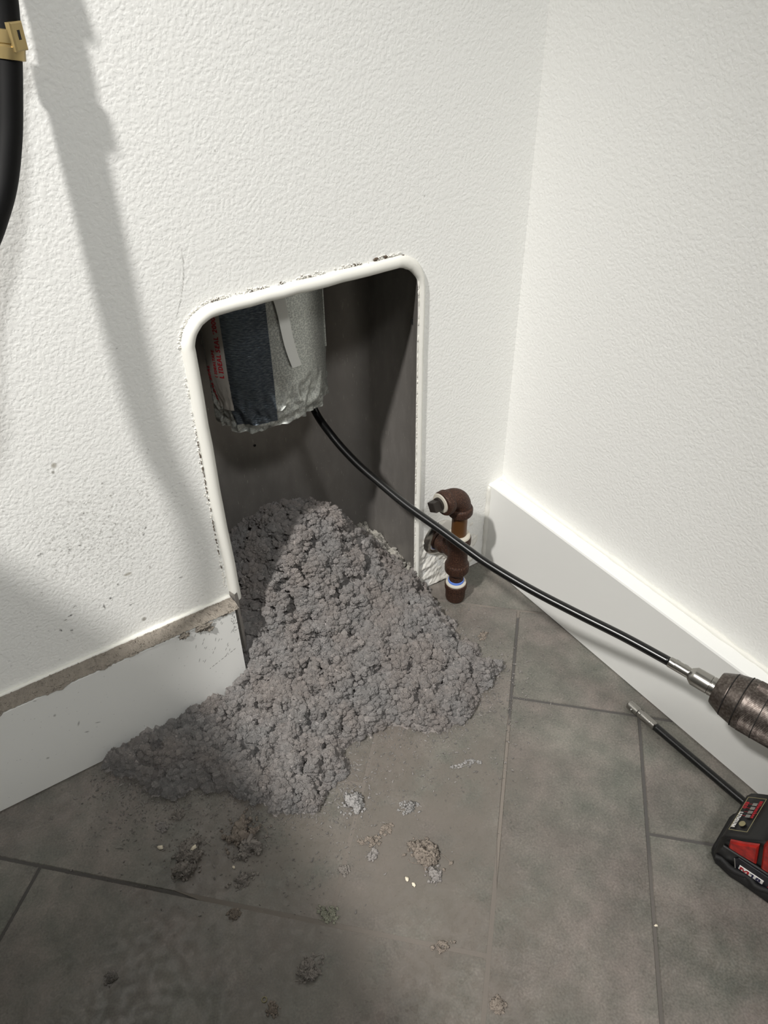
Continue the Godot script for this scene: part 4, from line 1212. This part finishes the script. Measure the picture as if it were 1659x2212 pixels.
	# flocks: small tufts sitting all over the heap
	var mm := MultiMesh.new()
	mm.transform_format = MultiMesh.TRANSFORM_3D
	mm.use_colors = true
	mm.mesh = lump(4, Vector3.ONE, 0.58, 3.4, 4)
	var list := []
	rng.seed = 99
	while list.size() < 70000:
		var k := rng.randi_range(0, nx * nz - 1)
		if not on[k]: continue
		var p := V[k]
		if p.y < 0.0005: continue
		var r := 0.0008 + 0.0026 * pow(rng.randf(), 3.0)
		if (p.z < -0.01 and p.x > -0.160 and rng.randf() < 0.9) or p.x > -0.142 or (p.z < 0.0 and p.x < -0.45): continue
		if p.z < 0.032 and p.x < -0.457: continue
		var bs := Basis(Vector3(rng.randf() - 0.5, rng.randf() - 0.5, rng.randf() - 0.5).normalized(), rng.randf() * TAU).scaled(Vector3(r * rng.randf_range(0.7, 1.4), r * rng.randf_range(0.6, 1.1), r * rng.randf_range(0.7, 1.4)))
		list.append([Transform3D(bs, p + Vector3(0, r * 0.25, 0)), C[k] * rng.randf_range(0.86, 1.12)])
	mm.instance_count = list.size()
	for i in list.size():
		mm.set_instance_transform(i, list[i][0])
		mm.set_instance_color(i, list[i][1])
	var fl := MultiMeshInstance3D.new()
	fl.name = "lint_flocks"
	fl.multimesh = mm
	fl.material_override = M.lint
	heap.add_child(fl, true)
	fl.set_meta("kind", "stuff")
	# crumbs of fluff thinning out over the floor round the heap
	var cm := MultiMesh.new()
	cm.transform_format = MultiMesh.TRANSFORM_3D
	cm.use_colors = true
	cm.mesh = lump(9, Vector3.ONE, 0.8, 3.0, 1)
	var spread := []
	while spread.size() < 9000:
		var e: Vector2 = HEAP_EDGE[rng.randi_range(1, 28)]
		var f: Vector2 = HEAP_EDGE[rng.randi_range(1, 28)] if rng.randf() < 0.15 else e
		var p := e.lerp(f, rng.randf()) + Vector2(rng.randfn(0.0, 1.0), rng.randfn(0.0, 1.0)) * (0.008 + 0.05 * pow(rng.randf(), 2.5))
		if rng.randf() < 0.3: p += Vector2(-0.02, 0.10) * rng.randf()
		if p.y < 0.03 or p.x > -0.03 or p.x < -0.85: continue
		var r := 0.0003 + 0.0011 * pow(rng.randf(), 4.0)
		spread.append([Transform3D(Basis(Vector3.UP, rng.randf() * TAU).scaled_local(Vector3(r * rng.randf_range(0.8, 2.2), r * 0.7, r)), Vector3(p.x, r * 0.3, p.y)), Color(0.45, 0.415, 0.385) * rng.randf_range(0.6, 1.3)])
	cm.instance_count = spread.size()
	for i in spread.size():
		cm.set_instance_transform(i, spread[i][0])
		cm.set_instance_color(i, spread[i][1])
	var cr := MultiMeshInstance3D.new()
	cr.name = "lint_crumbs"
	cr.multimesh = cm
	cr.material_override = M.lint
	heap.add_child(cr, true)
	cr.set_meta("kind", "stuff")

# a loose tuft: lumps and a few curled strands, joined
func tuft(sd: int, w: float, h: float, d: float, strands := 3) -> ArrayMesh:
	rng.seed = sd
	var kinds := [lump(sd, Vector3.ONE, 0.8, 4.0, 3), lump(sd + 1, Vector3.ONE, 0.85, 3.2, 3), lump(sd + 2, Vector3.ONE, 0.8, 4.6, 2)]
	var list := []
	var ridges := 2 if h < 0.0045 else 4
	for k in ridges:   # the fluff lies in crumpled ridges
		var a0 := rng.randf() * TAU
		var p0 := Vector2(cos(a0) * w, sin(a0) * d) * rng.randf_range(0.25, 0.46)
		var p1 := -p0.rotated(rng.randf_range(-0.9, 0.9)) * rng.randf_range(0.5, 1.0)
		var bow := rng.randf_range(-0.35, 0.35)
		var n := 13
		for i in n:
			var t := i / float(n - 1)
			var q := p0.lerp(p1, t) + Vector2(-(p1 - p0).y, (p1 - p0).x) * bow * sin(PI * t)
			var fat := 0.35 + 0.65 * sin(PI * clampf(t, 0.04, 0.96))
			var r := minf(minf(w, d) * 0.17, 0.0048) * fat * rng.randf_range(0.6, 1.15)
			var ry := minf(r, h * 0.45)
			var up := h * 0.42 * fat * rng.randf_range(0.2, 1.0)
			list.append([kinds[rng.randi() % 3], Transform3D(Basis(Vector3(rng.randf() - 0.5, 2.0, rng.randf() - 0.5).normalized(), rng.randf() * TAU).scaled_local(Vector3(r * 1.25, ry, r)), Vector3(q.x, maxf(up, ry * 0.5), q.y))])
	for k in 26:
		var a := rng.randf() * TAU
		var r := sqrt(rng.randf()) * 0.56
		var q := rng.randf_range(0.0005, 0.0016)
		list.append([kinds[2], Transform3D(Basis(Vector3(0.3, 1, 0.1).normalized(), rng.randf() * TAU).scaled_local(Vector3(q * 1.5, minf(q, h * 0.4), q)), Vector3(cos(a) * r * w, minf(q, h * 0.4) * 0.5, sin(a) * r * d))])
	for k in strands:
		var a := rng.randf() * TAU
		var p := []
		for i in 7:
			var s := i / 6.0
			p.append(Vector3(cos(a + s * 0.9) * w * (0.2 + 0.36 * s), 0.0005 + h * 0.4 * sin(s * PI) * (1.0 - s), sin(a + s * 0.9) * d * (0.2 + 0.36 * s)))
		list.append([tube(p, 0.0003, 5, true, 180.0), Transform3D()])
	return joined(list)

func build_loose_bits() -> void:
	# x, z, width, height, depth, turn, material, label
	var tufts := [
		[-0.6175, 0.199, 0.042, 0.013, 0.034, 0.3, "lint_dark", "ragged dark lint clump below the left end of the heap"],
		[-0.632, 0.216, 0.034, 0.016, 0.026, 0.0, "lint_dark", "rounded dark lint clump over the end of the left grout joint"],
		[-0.560, 0.212, 0.064, 0.024, 0.052, 0.2, "lint_brown", "large torn lint clump just below the heap's lowest point"],
		[-0.5605, 0.234, 0.054, 0.015, 0.032, 0.5, "lint_dark", "brownish shredded lint tongue under the large torn clump"],
		[-0.586, 0.2645, 0.034, 0.007, 0.015, -0.1, "lint_dark", "flat lint sliver below the shredded clumps"],
		[-0.433, 0.2535, 0.040, 0.013, 0.036, 0.4, "lint_pale", "pale bluish lint clump standing alone right of the heap's tongue"],
		[-0.4435, 0.305, 0.026, 0.004, 0.012, -0.5, "lint_brown", "thin brown lint curl below the pale clump"],
		[-0.420, 0.303, 0.018, 0.004, 0.010, 0.2, "lint_brown", "small brown lint scrap right of the thin curl"],
		[-0.399, 0.355, 0.034, 0.008, 0.054, 0.5, "lint_brown", "long crumpled lint flake with white crumbs beside it"],
		[-0.407, 0.377, 0.024, 0.006, 0.018, 0.9, "lint_grey", "folded lint scrap at the foot of the long crumpled flake"],
		[-0.3816, 0.296, 0.020, 0.0025, 0.026, 0.9, "lint_pale", "thin pale lint smear above the long crumpled flake"],
		[-0.4867, 0.3168, 0.012, 0.005, 0.016, 0.5, "lint_dark", "small dark lint knot between the green tuft and the heap"],
		[-0.5248, 0.3488, 0.016, 0.004, 0.030, 0.75, "lint_green", "narrow greenish lint tuft on the bare floor"],
		[-0.5684, 0.384, 0.032, 0.010, 0.022, 0.1, "lint_dark", "dark lint clump nearest the bottom of the picture, left of the middle"],
		[-0.7386, 0.2809, 0.012, 0.008, 0.012, 0.0, "lint_grey", "lone small lint ball on the dark floor far left"],
		[-0.6089, 0.2919, 0.014, 0.004, 0.013, 0.4, "lint_brown", "tiny reddish lint knot below the flat sliver"],
		[-0.6161, 0.3972, 0.012, 0.004, 0.014, 0.2, "lint_brown", "tiny brown lint knot next to the yellow ring"],
		[-0.2846, 0.289, 0.046, 0.0025, 0.007, -0.35, "lint_pale", "long pale lint wisp on the tile right of the heap"],
		[-0.4315, 0.5169, 0.016, 0.007, 0.014, 0.3, "lint_brown", "coiled lint knot at the bottom edge by a grout joint"],
		[-0.6363, 0.1538, 0.010, 0.003, 0.013, 0.5, "lint_grey", "small pale lint flake left of the ragged dark clump"],
		[-0.4443, 0.4427, 0.026, 0.003, 0.010, -0.3, "lint_brown", "faint lint wisp low on the floor right of the middle"],
		[-0.133, 0.131, 0.016, 0.003, 0.011, 0.4, "lint_brown", "brown crumbly lint speck on the tile below the gas pipe"],
		[-0.4517, 0.3198, 0.014, 0.004, 0.012, 0.1, "lint_grey", "small grey lint lump under the thin brown curl"],
		[-0.6143, 0.1489, 0.018, 0.004, 0.012, 0.2, "lint_dark", "low dark lint scrap just off the heap's lower edge"],
		[-0.160, 0.189, 0.024, 0.007, 0.014, -0.45, "lint_grey", "lint knot sticking out at the heap's right tip"]]
	var sd := 200
	for e in tufts:
		sd += 17
		var o := add("lint_tuft", tuft(sd, e[2], e[3], e[4]), M[e[6]])
		o.position = Vector3(e[0], 0.0, e[1])
		o.rotation.y = e[5]
		tag(o, e[7], "lint tuft", "loose lint tufts on the floor")
	var chips := [
		[-0.6468, 0.1768, 0.0035, "cream paint chip left of the ragged dark clump"], [-0.6164, 0.2068, 0.0035, "cream paint chip lying on top of the rounded dark clump"],
		[-0.4341, 0.365, 0.0027, "white round crumb left of the folded lint scrap"], [-0.4314, 0.3744, 0.0026, "white crumb just below the round crumb"],
		[-0.4075, 0.3782, 0.0022, "white crumb inside the folded lint scrap"], [-0.246, 0.5519, 0.0019, "white crumb in the long grout joint near the drill battery"],
		[-0.568, 0.2210, 0.0018, "cream crumb in the shredded lint tongue"], [-0.587, 0.2450, 0.0020, "cream crumb above the flat lint sliver"]]
	for e in chips:
		var c := add("paint_chip", lump(int(e[0] * -7000.0), Vector3(e[2], e[2] * 0.5, e[2] * 0.7), 0.5, 1.4, 2), M.chip_white)
		c.position = Vector3(e[0], e[2] * 0.45 if e[1] != 0.2068 else 0.015, e[1])
		c.rotation.y = e[0] * 40.0
		tag(c, e[3], "paint chip", "white crumbs on the floor")
	var ring := []
	for k in 25:
		var a := TAU * k / 24.0
		ring.append(Vector3(cos(a) * 0.0024, 0.0007, sin(a) * 0.0024))
	var y := add("rubber_ring", tube(ring, 0.0005, 8, false, 180.0), M.yellow_print)
	y.position = Vector3(-0.6192, 0, 0.3843)
	tag(y, "tiny yellow ring on the floor at the bottom edge", "ring")

# ------------------------------------------------------------------ things outside the frame that light and shade it
func build_surroundings() -> void:
	var names := ["round recessed ceiling lamp outside the view, above the washer", "round recessed ceiling lamp outside the view, in the middle of the room"]
	for k in 2:
		var l := base("ceiling_lamp", [Vector3(-1.78, 2.4, 0.74), Vector3(-0.75, 2.4, 1.72)][k])
		if k == 1: l.name = "ceiling_lamp_001"
		tag(l, names[k], "ceiling lamp")
		add("trim_ring", moved(lathe([Vector2(0.10, -0.012), Vector2(0.125, -0.010), Vector2(0.13, 0.0), Vector2(0.10, 0.0)], 40), Transform3D()), M.white_enamel, l)
		add("lens", moved(lathe([Vector2(0.002, -0.010), Vector2(0.102, -0.008), Vector2(0.102, -0.002), Vector2(0.002, -0.002)], 40), Transform3D()), M.lamp_glow, l)
	var kinds := [["washing_machine", Vector3(-1.31, 0, 0.36), "white washing machine left of the view, its right side beside the vent wall"], ["tumble_dryer", Vector3(-0.945, 0, 1.14), "white tumble dryer pulled out into the room behind the viewpoint"]]
	for e in kinds:
		var d := base(e[0], e[1])
		tag(d, e[2], "appliance")
		add("cabinet", moved(rbox(Vector3(0.62, 0.893 if e[0] == "washing_machine" else 0.92, 0.62), 0.012), Transform3D(Basis(), Vector3(0, 0.015, 0))), M.white_enamel, d)
		add("door", moved(lathe([Vector2(0.02, 0.0), Vector2(0.19, 0.0), Vector2(0.18, 0.02), Vector2(0.02, 0.03)], 40), Transform3D(Basis(Vector3.RIGHT, PI / 2), Vector3(0, 0.48, 0.31))), M.dark_glass, d)
		add("control_panel", moved(rbox(Vector3(0.60, 0.11, 0.012), 0.004), Transform3D(Basis(), Vector3(0, 0.75, 0.314))), M.grey_print, d)
		if e[0] == "tumble_dryer": add("console", moved(rbox(Vector3(0.60, 0.12, 0.09), 0.01), Transform3D(Basis(), Vector3(0, 0.934, -0.262))), M.white_enamel, d)
		for s in [[-1, -1], [1, -1], [-1, 1], [1, 1]]:
			add("foot", moved(lathe([Vector2(0.02, 0.0), Vector2(0.02, 0.02)], 16), Transform3D(Basis(), Vector3(s[0] * 0.26, 0, s[1] * 0.26))), M.black_rubber, d)

func _ready() -> void:
	# camera, sky, lights, exposure
	var cam := Camera3D.new()
	cam.name = "camera"
	add_child(cam)
	cam.position = Vector3(-0.6822, 0.845, 0.7102)
	cam.rotation = Vector3(-0.661, -0.5792, -0.0163)
	cam.fov = 67.03
	cam.near = 0.02
	cam.far = 30.0
	cam.current = true
	var we := WorldEnvironment.new()
	we.name = "world"
	var env := Environment.new()
	env.background_mode = Environment.BG_COLOR
	env.background_color = Color(0, 0, 0)
	env.tonemap_mode = Environment.TONE_MAPPER_LINEAR
	env.tonemap_exposure = 0.95
	env.sdfgi_enabled = true
	env.ssao_enabled = true
	env.ssil_enabled = true
	we.environment = env
	add_child(we)
	for e in [[Vector3(-1.78, 2.335, 0.74), Vector3(-0.92, 0.60, 0.05), 27.0, 8.4, Color(1.0, 0.989, 0.975), 0.055], [Vector3(-0.75, 2.335, 1.72), Vector3(-0.45, 0.25, 0.10), 32.0, 3.3, Color(0.99, 0.99, 0.985), 0.16]]:
		var key := SpotLight3D.new()
		key.name = "ceiling_lamp_light"
		add_child(key, true)
		key.look_at_from_position(e[0], e[1])
		key.spot_angle = e[2]
		key.spot_angle_attenuation = 1.0
		key.spot_range = 12.0
		key.spot_attenuation = 2.0
		key.light_size = e[5]
		key.light_color = e[4]
		key.light_energy = e[3]
		key.shadow_enabled = true
	make_materials()
	build_room()
	build_surroundings()
	build_vent_box()
	build_lint()
	build_duct()
	build_gas_stub()
	build_drill()
	build_rods()
	build_hose()
	build_loose_bits()
